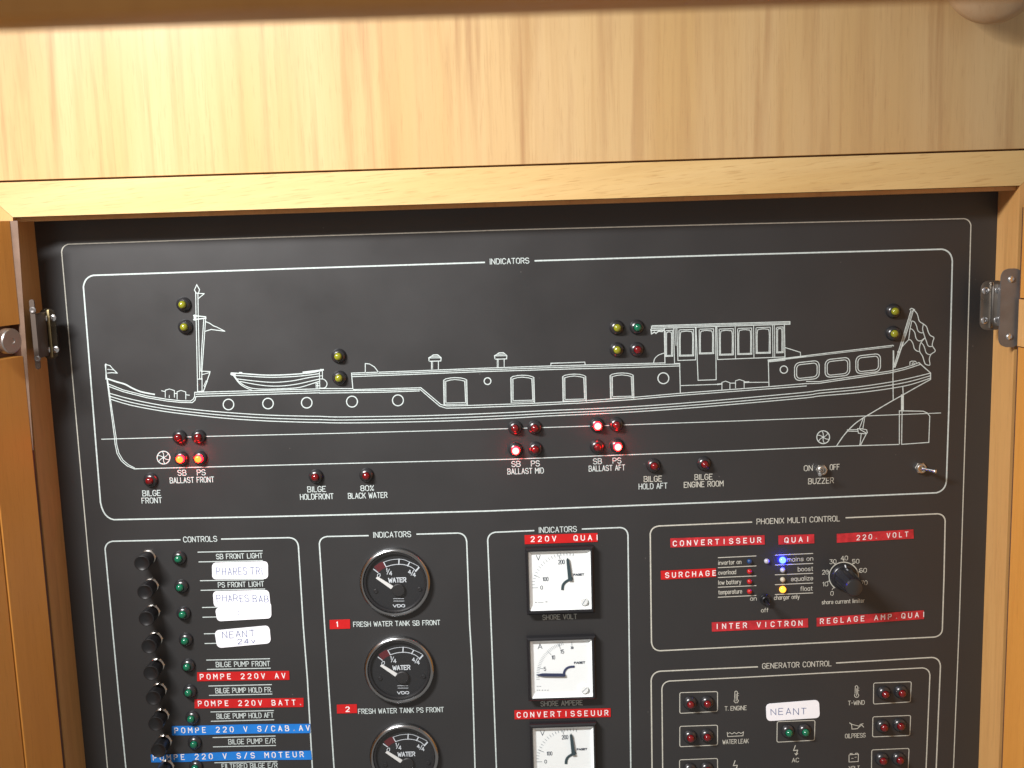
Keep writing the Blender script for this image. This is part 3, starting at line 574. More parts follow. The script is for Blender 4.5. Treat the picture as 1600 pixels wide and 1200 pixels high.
sub('dinghy_drawing', [('DI', [(192, 203), (350, 211), (600, 229), (800, 232), (1050, 221), (1300, 198), (1462, 160)], 2.4, SM), ('DI', [(198, 234), (400, 245), (600, 258), (800, 262), (1050, 252), (1250, 234), (1410, 212)], 1.8, SM),
    ('DI', [(272, 285), (500, 312), (700, 330), (850, 330), (1050, 310), (1250, 270), (1410, 245)], 1.7, SM), ('DI', [(313, 320), (500, 356), (700, 382), (900, 382), (1100, 357), (1250, 325), (1420, 285)], 1.7, SM),
    ('DI', [(238, 240), (275, 300), (340, 355), (420, 398), (520, 420), (700, 427), (1000, 416), (1150, 400), (1300, 355), (1420, 315)], 1.7, SM), ('DI', [(222, 243), (300, 345), (380, 402), (480, 443)], 1.6, SM),
    ('DI', [(1414, 190), (1420, 412)], 1.5), ('DI', [(1455, 165), (1457, 275)], 1.5), ('DI', [(1414, 245), (1457, 240)], 1.3), ('DI', [(1430, 285), (1470, 288), (1505, 315), (1520, 352), (1505, 395), (1470, 413), (1425, 412)], 1.7, SM),
    ('DI', [(1367, 345), (1414, 342)], 1.4), ('DI', [(1367, 345), (1370, 412)], 1.4), ('DI', [(1390, 345), (1392, 412)], 1.6), ('DI', [(1370, 380), (1414, 378)], 1.4), ('DI', [(1190, 195), (1445, 165)], 3.6), ('DI', [(190, 215), (240, 222)], 4.4), ('DI', [(305, 198), (335, 200)], 3.0), ('DI', [(1430, 158), (1468, 158)], 3.2)])
sub('deck_vent', [('B', [(283, 648), (283, 592), (310, 595), (340, 613), (365, 646)], 1.6)])
for ox, oy in ((0, 0), (411, -13)):
    sub('chimney_drawing', [('B', [(x + ox, y + oy) for x, y in pts], w) for pts, w in (([(697, 628), (697, 580)], 1.5), ([(740, 627), (740, 580)], 1.5), ([(682, 578), (680, 556), (692, 550), (708, 538), (735, 537), (748, 548), (757, 556), (755, 576), (682, 578)], 1.8), ([(681, 557), (756, 556)], 1.6), ([(694, 547), (746, 546)], 1.5), ([(704, 628), (704, 580)], 1.0))])
sub('deckhouse_drawing', [('B', [(205, 748), (197, 652), (600, 638), (1000, 622), (1440, 607)], 1.7), ('B', [(199, 662), (600, 648), (1000, 632), (1600, 613)], 1.6), ('B', [(201, 674), (600, 659), (1000, 643), (1600, 625)], 1.7),
    ('C', [(0, 607), (300, 599), (715, 588)], 1.7), ('C', [(160, 613), (500, 603), (805, 595)], 1.6), ('C', [(160, 625), (500, 617), (808, 607)], 1.7), ('C', [(775, 592), (808, 591), (812, 778)], 1.7), ('B', [(1443, 605), (1443, 590), (1500, 588)], 1.6), ('C', [(5, 591), (215, 583), (217, 599)], 1.6)])
for fr_, cx, cy, r in (('A', 908, 848, 33), ('A', 1155, 842, 33), ('A', 1397, 837, 33), ('B', 200, 830, 34), ('B', 487, 822, 34), ('B', 1047, 702, 21), ('C', 706, 684, 34), ('D', 179, 470, 23)):
    sub('porthole_drawing', [(fr_, circ(cx, cy, r), 2.1, CL)])
for fr_, ox, oy, hh in (('B', 0, 0, 0), ('B', 420, -15, 0), ('C', -696, -22, 0), ('C', -399, -29, -11)):
    sub('window_drawing', [(fr_, [(x + ox, y + oy + (hh if y > 800 else 0)) for x, y in pts], w) for pts, w in (
        ([(775, 852), (772, 697), (785, 688), (815, 682), (845, 680), (880, 682), (905, 688), (917, 695), (921, 850)], 1.6), ([(787, 838), (786, 703), (815, 695), (845, 692), (880, 696), (904, 702), (910, 836), (787, 839)], 1.5), ([(780, 845), (779, 700)], 1.0), ([(915, 845), (911, 699)], 1.0), ([(775, 849), (921, 846)], 1.3))])
wh = [('C', [(632, 356), (1497, 330), (1497, 346), (632, 373), (632, 356)], 1.8), ('C', [(632, 364), (1497, 338)], 1.6), ('C', [(628, 378), (632, 407), (650, 396), (660, 403), (676, 390), (700, 392), (711, 378)], 2.2), ('C', [(632, 385), (700, 382)], 2.6),
      ('C', [(645, 588), (652, 562), (675, 540), (709, 527)], 1.6, SM), ('C', [(712, 375), (716, 590)], 1.8), ('C', [(770, 370), (776, 594)], 1.5), ('C', [(779, 370), (785, 480)], 1.2), ('C', [(790, 370), (797, 573), (908, 569), (907, 366)], 1.6),
      ('C', [(910, 366), (923, 697), (1036, 693), (1033, 363)], 1.7), ('C', [(1040, 363), (1045, 567), (1250, 559), (1464, 551)], 1.7), ('C', [(1155, 360), (1157, 561)], 1.5), ('C', [(1270, 357), (1272, 558)], 1.5), ('C', [(1388, 352), (1391, 552)], 1.5), ('C', [(1399, 352), (1402, 552)], 1.5), ('C', [(1462, 345), (1466, 557)], 1.8),
      ('C', [(1467, 492), (1562, 522), (1564, 550)], 1.6), ('C', [(1600, 548), (1362, 575), (1366, 735)], 1.7), ('C', [(1364, 582), (1467, 571)], 1.4)]
whb = sub('wheelhouse_drawing', wh)
def arched(fr_, x0, y0, x1, y1, top):
    return [(fr_, [(x0, y0 + 2), (x1, y0 - 1), (x1 + 1, y1 - 2), (x0 + 1, y1), (x0, y0 + 2)], 1.6), (fr_, spline([(x0 + 8, y1 - 8), (x0 + 8, y0 + top), ((x0 + x1) / 2 - (x1 - x0) * .22, y0 + 12), ((x0 + x1) / 2 + (x1 - x0) * .22, y0 + 11), (x1 - 7, y0 + top - 2), (x1 - 7, y1 - 10)], k=4), 1.6), (fr_, [(x0 + 4, y1 - 6), (x1 - 3, y1 - 8)], 1.5)]
for x0, y0, x1, y1 in ((718, 385, 764, 548), (804, 380, 895, 546), (930, 376, 1020, 532), (1055, 375, 1143, 540), (1170, 371, 1258, 536), (1285, 366, 1374, 529), (1412, 364, 1454, 526)):
    sub('wheelhouse_window', arched('C', x0, y0, x1, y1, 30))
sub('stern_cabin_drawing', [('D', [(80, 410), (187, 399), (480, 363), (860, 318), (865, 322)], 1.8), ('D', [(84, 418), (187, 406), (480, 371), (855, 327)], 1.2), ('RU', [(925, -97), (925, 0), (922, 250), (925, 515)], 1.8), ('RU', [(933, -95), (935, 100)], 1.1)])
for cx, cy in ((323, 477), (514, 457), (706, 434)):
    q = [(cx - 77, cy - 48), (cx + 77, cy - 65), (cx + 77, cy + 48), (cx - 77, cy + 63)]
    q2 = [(cx - 64, cy - 36), (cx + 64, cy - 50), (cx + 64, cy + 36), (cx - 64, cy + 50)]
    sub('stern_window', [('D', rounded(q, 30), 1.8, CL), ('D', rounded(q2, 22), 1.7, CL)])
sub('flag_drawing', [('FL', [(400, 140), (330, 370), (150, 960)], 1.8), ('FL', [(432, 152), (350, 420), (172, 960)], 1.6), ('FL', [(385, 125), (410, 108), (450, 128), (420, 150)], 2.0), ('FL', [(416, 150), (340, 390), (255, 680), (162, 960)], 1.2),
    ('FL', [(412, 290), (388, 400), (367, 560), (262, 672)], 1.7), ('FL', [(440, 130), (490, 190), (515, 280), (540, 310), (580, 335), (625, 375), (650, 450), (680, 500), (730, 530), (715, 590), (710, 650), (750, 722), (690, 772), (665, 840), (672, 925), (612, 915), (590, 870), (568, 800), (530, 740), (523, 690), (530, 640), (548, 595), (600, 535)], 1.8, SM),
    ('FL', [(580, 335), (568, 400), (580, 460), (603, 530), (625, 590), (642, 640), (672, 660), (710, 655)], 1.7, SM), ('FL', [(412, 290), (450, 305), (480, 360), (500, 430), (540, 460), (580, 460)], 1.7, SM), ('FL', [(388, 402), (422, 415), (455, 460), (470, 530), (500, 572), (545, 575), (600, 535)], 1.7, SM),
    ('FL', [(367, 560), (400, 570), (430, 620), (450, 690), (490, 725), (530, 732)], 1.7, SM), ('FL', [(545, 600), (580, 640), (600, 690), (620, 750), (660, 775), (690, 770)], 1.7, SM), ('FL', circ(219, 738, 12), 1.2, CL),
    ('FL', [(385, 945), (385, 882), (410, 870), (462, 872), (480, 890)], 1.6), ('FL', circ(432, 910, 16), 1.5, CL)])
sub('rudder_drawing', [('RU', [(1045, 358), (1050, 450)], 1.8), ('RU', [(1040, 462), (1040, 652)], 5.6), ('RU', [(1002, 1075), (1002, 655), (1300, 660), (1350, 682), (1382, 722), (1370, 1050), (1030, 1074), (1036, 660)], 1.8)])
sub('propeller_drawing', [('RU', [(350, 893), (480, 889)], 1.6), ('RU', [(360, 909), (480, 911)], 1.6), ('RU', [(480, 878), (530, 880), (592, 892), (602, 930), (570, 942), (490, 935)], 1.7, CL), ('RU', [(552, 742), (500, 880)], 1.6), ('RU', [(566, 750), (545, 880)], 1.6), ('RU', [(510, 888), (582, 930)], 1.7), ('RU', [(525, 943), (510, 1075)], 1.6), ('RU', [(590, 940), (520, 1077)], 1.7), ('RU', [(506, 1076), (524, 1076)], 2.2)])
for fr_, cx, cy, r in (('E', 502, 460, 40), ('RU', 50, 985, 80)):
    it = [(fr_, circ(cx, cy, r), 2.0, CL)]
    for k in range(6):
        a = math.radians(60 * k + 20); a2 = math.radians(60 * k + 62)
        it.append((fr_, spline([(cx, cy), (cx + r * .55 * math.cos(a + .18), cy - r * .55 * math.sin(a + .18)), (cx + r * math.cos(a2 - .35), cy - r * math.sin(a2 - .35))], k=3), 1.4))
    it.append((fr_, circ(cx, cy, r * .1), 2.0, CL))
    sub('thruster_symbol', it)

# ------------------------------------------------------------------ engraved lettering
def letters(txt, L, Rr, cap, wpx=1.45, mat='white', parent=pan, h=.00012, gap=1.5, space=3.4, name='engraved_lettering'):
    b = MB(); write(b, txt, L, Rr, cap, wpx, h, gap, space); return b.build(name, mat, parent)
for a in (
    ('INDICATORS', (766, 412.8), (826.5, 411.2), 8.2), ('CONTROLS', (287, 847), (339, 845.8), 8.0), ('INDICATORS', (584, 840), (642, 838.6), 8.2), ('INDICATORS', (842.6, 832.4), (900.8, 830.6), 8.2),
    ('SB', (278.3, 743), (291, 742.6), 8.2), ('PS', (308.3, 742.4), (321, 742), 8.2), ('BALLAST FRONT', (266, 754.8), (334.5, 753.2), 8.2),
    ('BILGE', (223.2, 775), (251, 774.2), 8.2), ('FRONT', (222, 786.4), (253, 785.6), 8.2), ('BILGE', (480.9, 768.8), (509, 768), 8.2), ('HOLDFRONT', (469.5, 780.6), (521, 779.4), 8.2),
    ('80%', (563.9, 767), (584, 766.5), 8), ('BLACK WATER', (544.4, 779), (605, 777.4), 8.2), ('SB', (799.7, 729.2), (813, 728.8), 8.2), ('PS', (830.2, 728.5), (843, 728.1), 8.2), ('BALLAST MID', (793.4, 740.9), (849.3, 739.2), 8.2),
    ('SB', (927.2, 725), (940, 724.6), 8.2), ('PS', (957.7, 724), (970.4, 723.6), 8.2), ('BALLAST AFT', (920.4, 736.4), (976.3, 734.4), 8.2), ('BILGE', (1006.4, 752.8), (1034, 751.9), 8.2), ('HOLD AFT', (998.4, 764.4), (1042.4, 762.8), 8.2),
    ('BILGE', (1085.7, 749.8), (1113, 748.9), 8.2), ('ENGINE ROOM', (1069, 761.8), (1130, 759.4), 8.2), ('ON', (1256.4, 735.8), (1269.4, 735.2), 8.2), ('OFF', (1296.9, 734.2), (1311.5, 733.5), 8.2), ('BUZZER', (1263.2, 756.2), (1302.4, 754.6), 8.2),
    ('SB FRONT LIGHT', (338.3, 873.4), (410.2, 871.7), 7.4), ('PS FRONT LIGHT', (341.2, 917.7), (412.4, 916), 7.4), ('BILGE PUMP FRONT', (337.9, 1042), (421.8, 1040.4), 7.4), ('BILGE PUMP HOLD FR.', (337.2, 1083), (424.8, 1081.2), 7.4),
    ('BILGE PUMP HOLD AFT', (339, 1123), (427.2, 1120.8), 7.4), ('BILGE PUMP E/R', (357.4, 1162.8), (430.5, 1161), 7.4), ('FILTERED BILGE E/R', (347.1, 1201), (433.5, 1199.2), 7.4),
    ('FRESH WATER TANK SB FRONT', (552.5, 979.2), (687.6, 976.2), 7.2), ('FRESH WATER TANK PS FRONT', (560.2, 1115.2), (693.2, 1112.2), 7.2),
    ('SHORE VOLT', (848, 968.3), (901.3, 966.6), 7.2), ('SHORE AMPERE', (845.2, 1103.4), (910, 1101.2), 7.2),
    ('PHOENIX MULTI CONTROL', (1182.6, 819), (1311.8, 814), 8), ('GENERATOR CONTROL', (1191.3, 1044.6), (1298.8, 1040.4), 7.8)):
    letters(*a, mat='white' if a[1][0] < 1000 else 'white_less_lit')
for a in (('inverter on', (1122.7, 882.6), (1158, 880.8), 6.4), ('overload', (1122.6, 898), (1149.8, 896.6), 6.4), ('low battery', (1122.7, 913.5), (1157.7, 911.8), 6.4), ('temperature', (1122.7, 928.6), (1159.1, 926.8), 6.4),
          ('mains on', (1230, 877.4), (1270.2, 875.6), 6.6), ('boost', (1246.9, 892.6), (1270, 891.6), 6.6), ('equalize', (1236.3, 907.8), (1270, 906.2), 6.6), ('float', (1250.8, 923.2), (1269.2, 922.4), 6.6),
          ('on', (1172.4, 938.4), (1181.9, 938), 6.4), ('charger only', (1209.7, 937), (1249, 935), 6.2), ('off', (1189.5, 956.6), (1200.2, 956.2), 6.2), ('shore current limiter', (1284.4, 944), (1350.7, 941), 6.0),
          ('T. ENGINE', (1132.6, 1110.4), (1166.4, 1109), 6.4), ('WATER LEAK', (1129.2, 1162.6), (1169.4, 1160.8), 6.4), ('AC', (1237.7, 1191), (1248.2, 1190.5), 6.2), ('T-WIND', (1325.2, 1101.8), (1350.6, 1100.6), 6.4), ('OILPRESS', (1320.7, 1153.4), (1352, 1151.8), 6.4), ('VOLT', (1326.5, 1203.6), (1343, 1202.8), 6.2)):
    letters(*a, wpx=1.15, mat='white_less_lit', gap=1.3, space=2.8)
kx, ky = 1318.4, 900.8
sc = line_part('dial_scale', [(circ(kx, ky, 23.0, 22.4, 40, -15, 232), 2.0)] + [([(kx + 23 * math.cos(math.radians(a)), ky - 23 * math.sin(math.radians(a))), (kx + 27 * math.cos(math.radians(a)), ky - 27 * math.sin(math.radians(a)))], 1.5) for a in (228, 197, 163, 126, 90, 54, 17, -15)], 'white_less_lit')
for t, x, y, w in (('0', 1300, 930.5, 4.2), ('10', 1289.5, 916, 8), ('20', 1289.5, 897.4, 9.5), ('30', 1301.4, 881, 10), ('40', 1319.2, 875.4, 10.5), ('50', 1337, 880.5, 10.5), ('60', 1348.4, 894.6, 11), ('70', 1350, 914, 10)):
    letters(t, (x - w / 2, y), (x + w / 2, y - .4), 6.4, 1.2, 'white_less_lit')
# rule lines beside the legends
for x0, y0, x1, y1 in ((309.3, 862.7, 409.9, 860.6), (310.8, 878, 410.3, 875.9), (313, 907.4, 411.4, 905.4), (314, 922.4, 413.6, 920.3), (316.3, 949.2, 416, 947), (317, 964.4, 417, 962.3), (319.1, 990.3, 419, 988.2), (320.2, 1005.5, 420, 1003.4),
                       (322.8, 1031.4, 421.3, 1029.2), (323.9, 1046, 422.4, 1044), (326.1, 1071.9, 424.1, 1069.7), (327.2, 1086.5, 425, 1084.4), (329.4, 1112.4, 427.4, 1110.2), (330, 1127, 427.8, 1124.6), (332.7, 1152.4, 430, 1150), (333.3, 1167, 430.7, 1164.8), (335.5, 1191.8, 432.9, 1189.6)):
    line_part('rule_line', [([(x0, y0), (x1, y1)], 1.9)])
for y0, y1 in ((408, 392), (497, 481), (585, 570), (672, 657), (761, 745)): line_part('rule_line', [(Q('p1', [(641, y0), (979, y1)]), 1.7)], 'white_less_lit')
for y0, y1 in ((385, 370), (474, 459), (561, 547), (649, 634), (737, 722)): line_part('rule_line', [(Q('p1', [(1150, y0), (1486, y1)]), 1.7)], 'white_less_lit')
# pictograms and lamp boxes of the generator field
def picto(name, *st): return line_part(name, list(st), 'white_less_lit')
for ox, oy, f in ((0, 0, 'q1'), (-182, -48, 'q2')):
    s_ = lambda pts: Q(f, [(x + ox, y + oy) for x, y in pts])
    picto('thermometer_symbol', (s_([(788, 470), (790, 405), (800, 398), (812, 405), (812, 470), (822, 485), (812, 502), (795, 504), (782, 490), (788, 470)]), 1.4), (s_([(801, 425), (801, 490)]), 1.2), (s_([(815, 420), (824, 419)]), 1.0), (s_([(815, 440), (824, 439)]), 1.0))
picto('bath_symbol', (Q('q1', [(722, 768), (726, 805), (862, 798), (866, 762)]), 1.5), (Q('q1', [(728, 778), (745, 770), (765, 782), (785, 768), (805, 780), (825, 766), (845, 778), (860, 766)]), 1.3))
for f, ox, oy in (('q1', 0, 0), ('q1', -538, 135)):
    picto('bolt_symbol', (Q(f, [(x + ox, y + oy) for x, y in [(1330, 885), (1314, 930), (1350, 926), (1338, 968)]]), 1.8), (Q(f, [(x + ox, y + oy) for x, y in [(1326, 955), (1337, 970), (1352, 955)]]), 1.5))
picto('oil_can_symbol', (Q('q2', [(557, 682), (575, 695), (578, 738), (625, 735), (665, 700), (682, 720)]), 1.6), (Q('q2', [(575, 695), (640, 712), (655, 695), (678, 690)]), 1.4))
picto('battery_symbol', (Q('q2', [(552, 968), (636, 962), (634, 1028), (552, 1032), (552, 968)]), 1.5), (Q('q2', [(562, 966), (562, 956), (580, 955), (580, 965)]), 1.3), (Q('q2', [(610, 963), (610, 954), (628, 953), (628, 962)]), 1.3), (Q('q2', [(575, 1000), (590, 1000)]), 1.2), (Q('q2', [(603, 990), (618, 988)]), 1.2))
for f, q in (('q1', [(298, 413), (635, 403), (635, 580), (298, 598)]), ('q1', [(298, 714), (635, 703), (635, 880), (298, 896)]), ('q1', [(296, 1013), (635, 1000), (635, 1180), (296, 1195)]), ('q1', [(1168, 672), (1505, 660), (1500, 838), (1165, 855)]),
             ('q2', [(772, 327), (1108, 315), (1100, 495), (770, 515)]), ('q2', [(765, 629), (1102, 616), (1095, 795), (762, 808)]), ('q2', [(755, 924), (1088, 910), (1080, 1095), (752, 1108)])):
    line_part('lamp_box_line', [(Q(f, rounded(q, 14)), 1.7, CL)], 'white_less_lit')

# ================================================================== indicator lamps
def lamp_proto(kind):
    lens, skirt = {'yellow': ('lens_yellow', None), 'red': ('lens_red', None), 'green': ('lens_green', None), 'lit red': ('glow_red', 'halo_red'), 'lit orange': ('glow_orange', 'halo_red')}[kind]
    root = thing('indicator_lamp', (0, 0, 0), '-', 'indicator lamp')
    b = MB(); b.lathe([(.0059, .0), (.0059, .0007), (.0056, .0016), (.0050, .0026), (.0042, .0034), (.0034, .0038), (.0031, .0037), (.0030, .0030)], 40, cap1=False); b.build('bezel', 'bezel', root)
    b = MB()
    if skirt:
        b.lathe([(.00300, .0030), (.00296, .0054), (.0027, .0061)], 32, cap1=False); b.build('lens_skirt', skirt, root)
        b = MB(); b.lathe([(.0027, .0061), (.0023, .0067), (.0014, .0072), (.0006, .0073)], 32)
    else: b.lathe([(.00295, .0030), (.00295, .0047), (.0026, .0057), (.0019, .0064), (.0010, .0068), (.0004, .0069)], 32)
    b.build('lens', lens, root)
    return root
PROTO = {}
def lamp_at(kind, x, y, label, group):
    p = P(x, y)
    if kind not in PROTO: PROTO[kind] = o_ = lamp_proto(kind)
    else: o_ = copy_tree(PROTO[kind])
    o_.location = p; o_.rotation_euler = (random.uniform(-.05, .05), random.uniform(-3, 3), random.uniform(-.05, .05)); tag(o_, label, 'indicator lamp', group)
GY = 'yellow lamps above the barge drawing'; GR = 'red lamps below the barge drawing'; GG = 'green lamps of the controls column'; GN = 'lamps of the generator field'
for k, x, y, l, g in (
    ('yellow', 287.5, 475.5, 'unlit yellow indicator lamp beside the top of the drawn mast', GY), ('yellow', 290, 510.5, 'unlit yellow indicator lamp beside the pennant of the drawn mast', GY),
    ('yellow', 529.5, 556, 'unlit yellow indicator lamp, upper one just aft of the drawn dinghy', GY), ('yellow', 530.7, 590, 'unlit yellow indicator lamp on the deck line behind the drawn dinghy', GY),
    ('yellow', 963.7, 511.7, 'unlit yellow lamp left of the green lamp before the drawn wheelhouse', GY), ('yellow', 964, 546, 'unlit yellow lamp left of the red lamp before the drawn wheelhouse', GY),
    ('green', 995, 511, 'single unlit green lamp in the barge drawing beside the wheelhouse roof', 'lamps before the wheelhouse drawing'), ('red', 995, 545.7, 'unlit red lamp below the green one before the drawn wheelhouse', 'lamps before the wheelhouse drawing'),
    ('yellow', 1395.7, 486, 'unlit yellow lamp left of the tip of the drawn stern flag', GY), ('yellow', 1395.5, 520.7, 'unlit yellow lamp at mid height of the drawn stern flag pole', GY),
    ('red', 281, 682.5, 'unlit red lamp on the waterline above the left glowing orange lamp', GR), ('red', 311, 682, 'unlit red lamp on the waterline above the right glowing orange lamp', GR),
    ('lit orange', 283.7, 715.5, 'glowing orange red lamp above SB of BALLAST FRONT beside the thruster symbol', GR), ('lit orange', 313, 715, 'glowing orange red lamp above PS of BALLAST FRONT', GR),
    ('red', 236, 749.5, 'unlit red lamp above the words BILGE FRONT', GR), ('red', 494, 744, 'unlit red lamp above the words BILGE HOLDFRONT', GR), ('red', 573, 742, 'unlit red lamp above the words 80% BLACK WATER', GR),
    ('red', 805, 668, 'unlit red lamp on the waterline above SB of BALLAST MID', GR), ('red', 835.5, 667.5, 'unlit red lamp on the waterline above PS of BALLAST MID', GR),
    ('lit red', 805.7, 702, 'brightly lit red lamp right above SB of BALLAST MID', GR), ('red', 836.5, 701, 'unlit red lamp right above PS of BALLAST MID', GR),
    ('lit red', 933, 664, 'brightly lit red lamp on the waterline above BALLAST AFT', GR), ('red', 963, 663, 'unlit red lamp on the waterline at the PS side of BALLAST AFT', GR),
    ('red', 933, 697.5, 'unlit red lamp right above SB of BALLAST AFT', GR), ('lit red', 964, 696.5, 'brightly lit red lamp right above PS of BALLAST AFT', GR),
    ('red', 1021, 727, 'unlit red lamp above the words BILGE HOLD AFT', GR), ('red', 1100, 724, 'unlit red lamp above the words BILGE ENGINE ROOM', GR),
    ('green', 280.6, 871.4, 'dark green lamp beside the words SB FRONT LIGHT', GG), ('green', 283.9, 915.6, 'dark green lamp beside the words PS FRONT LIGHT', GG), ('green', 287.4, 957.8, 'dark green lamp beside the sticker bearing only dots', GG),
    ('green', 291, 999, 'dark green lamp beside the sticker reading NEANT 24V', GG), ('green', 294.4, 1039.4, 'dark green lamp beside the words BILGE PUMP FRONT', GG), ('green', 297, 1079.5, 'dark green lamp beside the words BILGE PUMP HOLD FR.', GG),
    ('green', 301, 1120.5, 'dark green lamp beside the words BILGE PUMP HOLD AFT', GG), ('green', 304.7, 1159.8, 'dark green lamp between the two blue tape labels', GG), ('green', 306.8, 1197.5, 'dark green lamp cut by the bottom of the picture, beside FILTERED BILGE', GG),
    ('red', 1078.6, 1098, 'left red lamp in the box beside T. ENGINE', GN), ('red', 1104.9, 1097.2, 'right red lamp in the box beside T. ENGINE', GN), ('red', 1078.3, 1150.5, 'left red lamp in the box beside WATER LEAK', GN), ('red', 1104.5, 1148.8, 'right red lamp in the box beside WATER LEAK', GN),
    ('red', 1078, 1202, 'left red lamp in the cut off box below WATER LEAK', GN), ('red', 1104.2, 1200.6, 'right red lamp in the cut off box below WATER LEAK', GN), ('green', 1230.9, 1142, 'left green lamp in the box under the NEANT sticker', GN), ('green', 1256.8, 1140.9, 'right green lamp in the box under the NEANT sticker', GN),
    ('red', 1380.9, 1082, 'left red lamp in the box beside T-WIND', GN), ('red', 1407.6, 1080.4, 'right red lamp in the box beside T-WIND', GN), ('red', 1379, 1134, 'left red lamp in the box beside OILPRESS', GN), ('red', 1405.5, 1132, 'right red lamp in the box beside OILPRESS', GN),
    ('red', 1377.9, 1185.5, 'left red lamp in the box beside the battery symbol', GN), ('red', 1403.8, 1184.7, 'right red lamp in the box beside the battery symbol', GN)):
    lamp_at(k, x, y, l, g)
# small flush lamps without bezel
def small(x, y, mat, label, r=.0022):
    p = P(x, y); b = MB(); b.lathe([(r, .0), (r, .0009), (r * .85, .0019), (r * .5, .0026), (r * .15, .0028)], 24, (p.x, p.z))
    tag(b.build('small_lamp', mat, None, (p.x, 0, p.z)), label, 'small lamp', 'small lamps of the converter field')
for a in ((1171, 877, 'lens_blue', 'small unlit blue lamp beside the words inverter on'), (1171, 892.7, 'lens_smallred', 'small red lamp beside the word overload'), (1171, 908.5, 'lens_smallred', 'small red lamp beside the words low battery'),
          (1171, 924, 'lens_smallred', 'small red lamp beside the word temperature'), (1197.8, 876.6, 'lens_clear', 'small clear lamp standing alone between the two legend columns'), (1222.6, 875, 'glow_blue', 'small lamp shining bright blue beside mains on'),
          (1222.8, 890.5, 'lens_clear', 'small clear lamp beside the word boost'), (1222.8, 905.4, 'lens_beige', 'small beige lamp beside the word equalize'), (1222.8, 920.8, 'glow_amber', 'small lamp glowing amber beside the word float')):
    small(*a, r=.0027 if a[2].startswith('glow') else .0021)

# ================================================================== push buttons
def button_proto():
    root = thing('push_button', (0, 0, 0), '-', 'push button')
    b = MB(); b.lathe([(.0063, 0), (.0063, .0015), (.0060, .0018), (.0055, .0018)], 6, cap1=False); b.build('hex_nut', 'nickel', root, ang=20)
    b = MB(); pr = []
    for k in range(5): pr += [(.0059, .0019 + k * .0007), (.0055, .00225 + k * .0007)]
    b.lathe(pr, 28); b.build('threaded_collar', 'nickel', root)
    b = MB(); b.lathe([(.0054, .0046), (.0060, .0050), (.0061, .0100), (.0063, .0165), (.0061, .0175), (.0056, .0177), (.0048, .0173), (.0036, .0167), (.0018, .0164), (.0004, .0164)], 40); b.build('cap', 'button_black', root)
    return root
bp_ = None
for tx, ty, l in ((221.8, 880, 'black push button of the topmost row, beside SB FRONT LIGHT'), (226.6, 925, 'black push button in line with PS FRONT LIGHT'), (228.8, 966.6, 'black push button in line with the dotted white sticker'),
                  (233, 1009.9, 'black push button in line with the NEANT 24V sticker'), (236, 1051.5, 'black push button in line with BILGE PUMP FRONT'), (239.7, 1090.5, 'black push button in line with BILGE PUMP HOLD FR.'),
                  (243.6, 1131, 'black push button left of the end of the upper blue tape'), (247.8, 1172.5, 'black push button standing over the start of the lower blue tape'), (251.5, 1212, 'push button at the bottom border with only its nut in view')):
    if bp_ is None: o_ = bp_ = button_proto()
    else: o_ = copy_tree(bp_)
    q = P(tx, ty, .0172); o_.location = (q.x, 0, q.z); tag(o_, l, 'push button', 'push buttons of the controls column')

# ================================================================== toggle switches
def toggle(x, y, lean, drop, ln, label, mat_nut='nickel', mat_lever='screw', r=.0048):
    p = P(x, y); root = thing('toggle_switch', tuple(p), label, 'toggle switch', 'toggle switches')
    b = MB(); b.lathe([(r, 0), (r, .0017), (r * .93, .0021), (r * .78, .0021)], 6 if mat_nut == 'nickel' else 32, (p.x, p.z), cap1=False); b.build('nut', mat_nut, root, ang=20)
    b = MB(); b.lathe([(r * .78, .0016), (r * .78, .0040), (r * .66, .0044), (r * .46, .0042), (r * .36, .0030)], 32, (p.x, p.z)); b.build('bushing', mat_nut, root)
    ang = math.radians(lean); dv = Vector((math.sin(ang), -math.cos(ang), drop)).normalized(); t1_ = Vector((0, 0, 1)); t1_ = (t1_ - dv * t1_.dot(dv)).normalized(); t2_ = t1_.cross(dv)
    b = MB(); base = Vector((p.x, -.0028, p.z)); vs = []; fs = []; n = 20
    pr = [(.0011, 0), (.0011, ln * .3), (.0015, ln * .8), (.0017, ln * .93), (.0014, ln * .98), (.0006, ln)]
    for rr, h in pr:
        for i in range(n): a = 2 * math.pi * i / n; vs.append(base + dv * h + t2_ * (rr * math.cos(a)) + t1_ * (rr * math.sin(a)))
    for j in range(len(pr) - 1):
        for i in range(n): fs.append((j * n + i, j * n + (i + 1) % n, (j + 1) * n + (i + 1) % n, (j + 1) * n + i))
    fs.append(tuple((len(pr) - 1) * n + i for i in range(n))); b.add(vs, fs); b.build('lever', mat_lever, root)
toggle(1283, 733.5, -24, -.06, .0125, 'small chrome toggle switch between ON and OFF above BUZZER')
toggle(1437.5, 730.5, 34, -.02, .0135, 'small chrome toggle switch with its lever to the right below the drawn rudder')
toggle(1195.5, 936, -4, -.05, .0125, 'small black toggle switch between the words on and charger only', 'black_plastic', 'black_plastic', .0046)

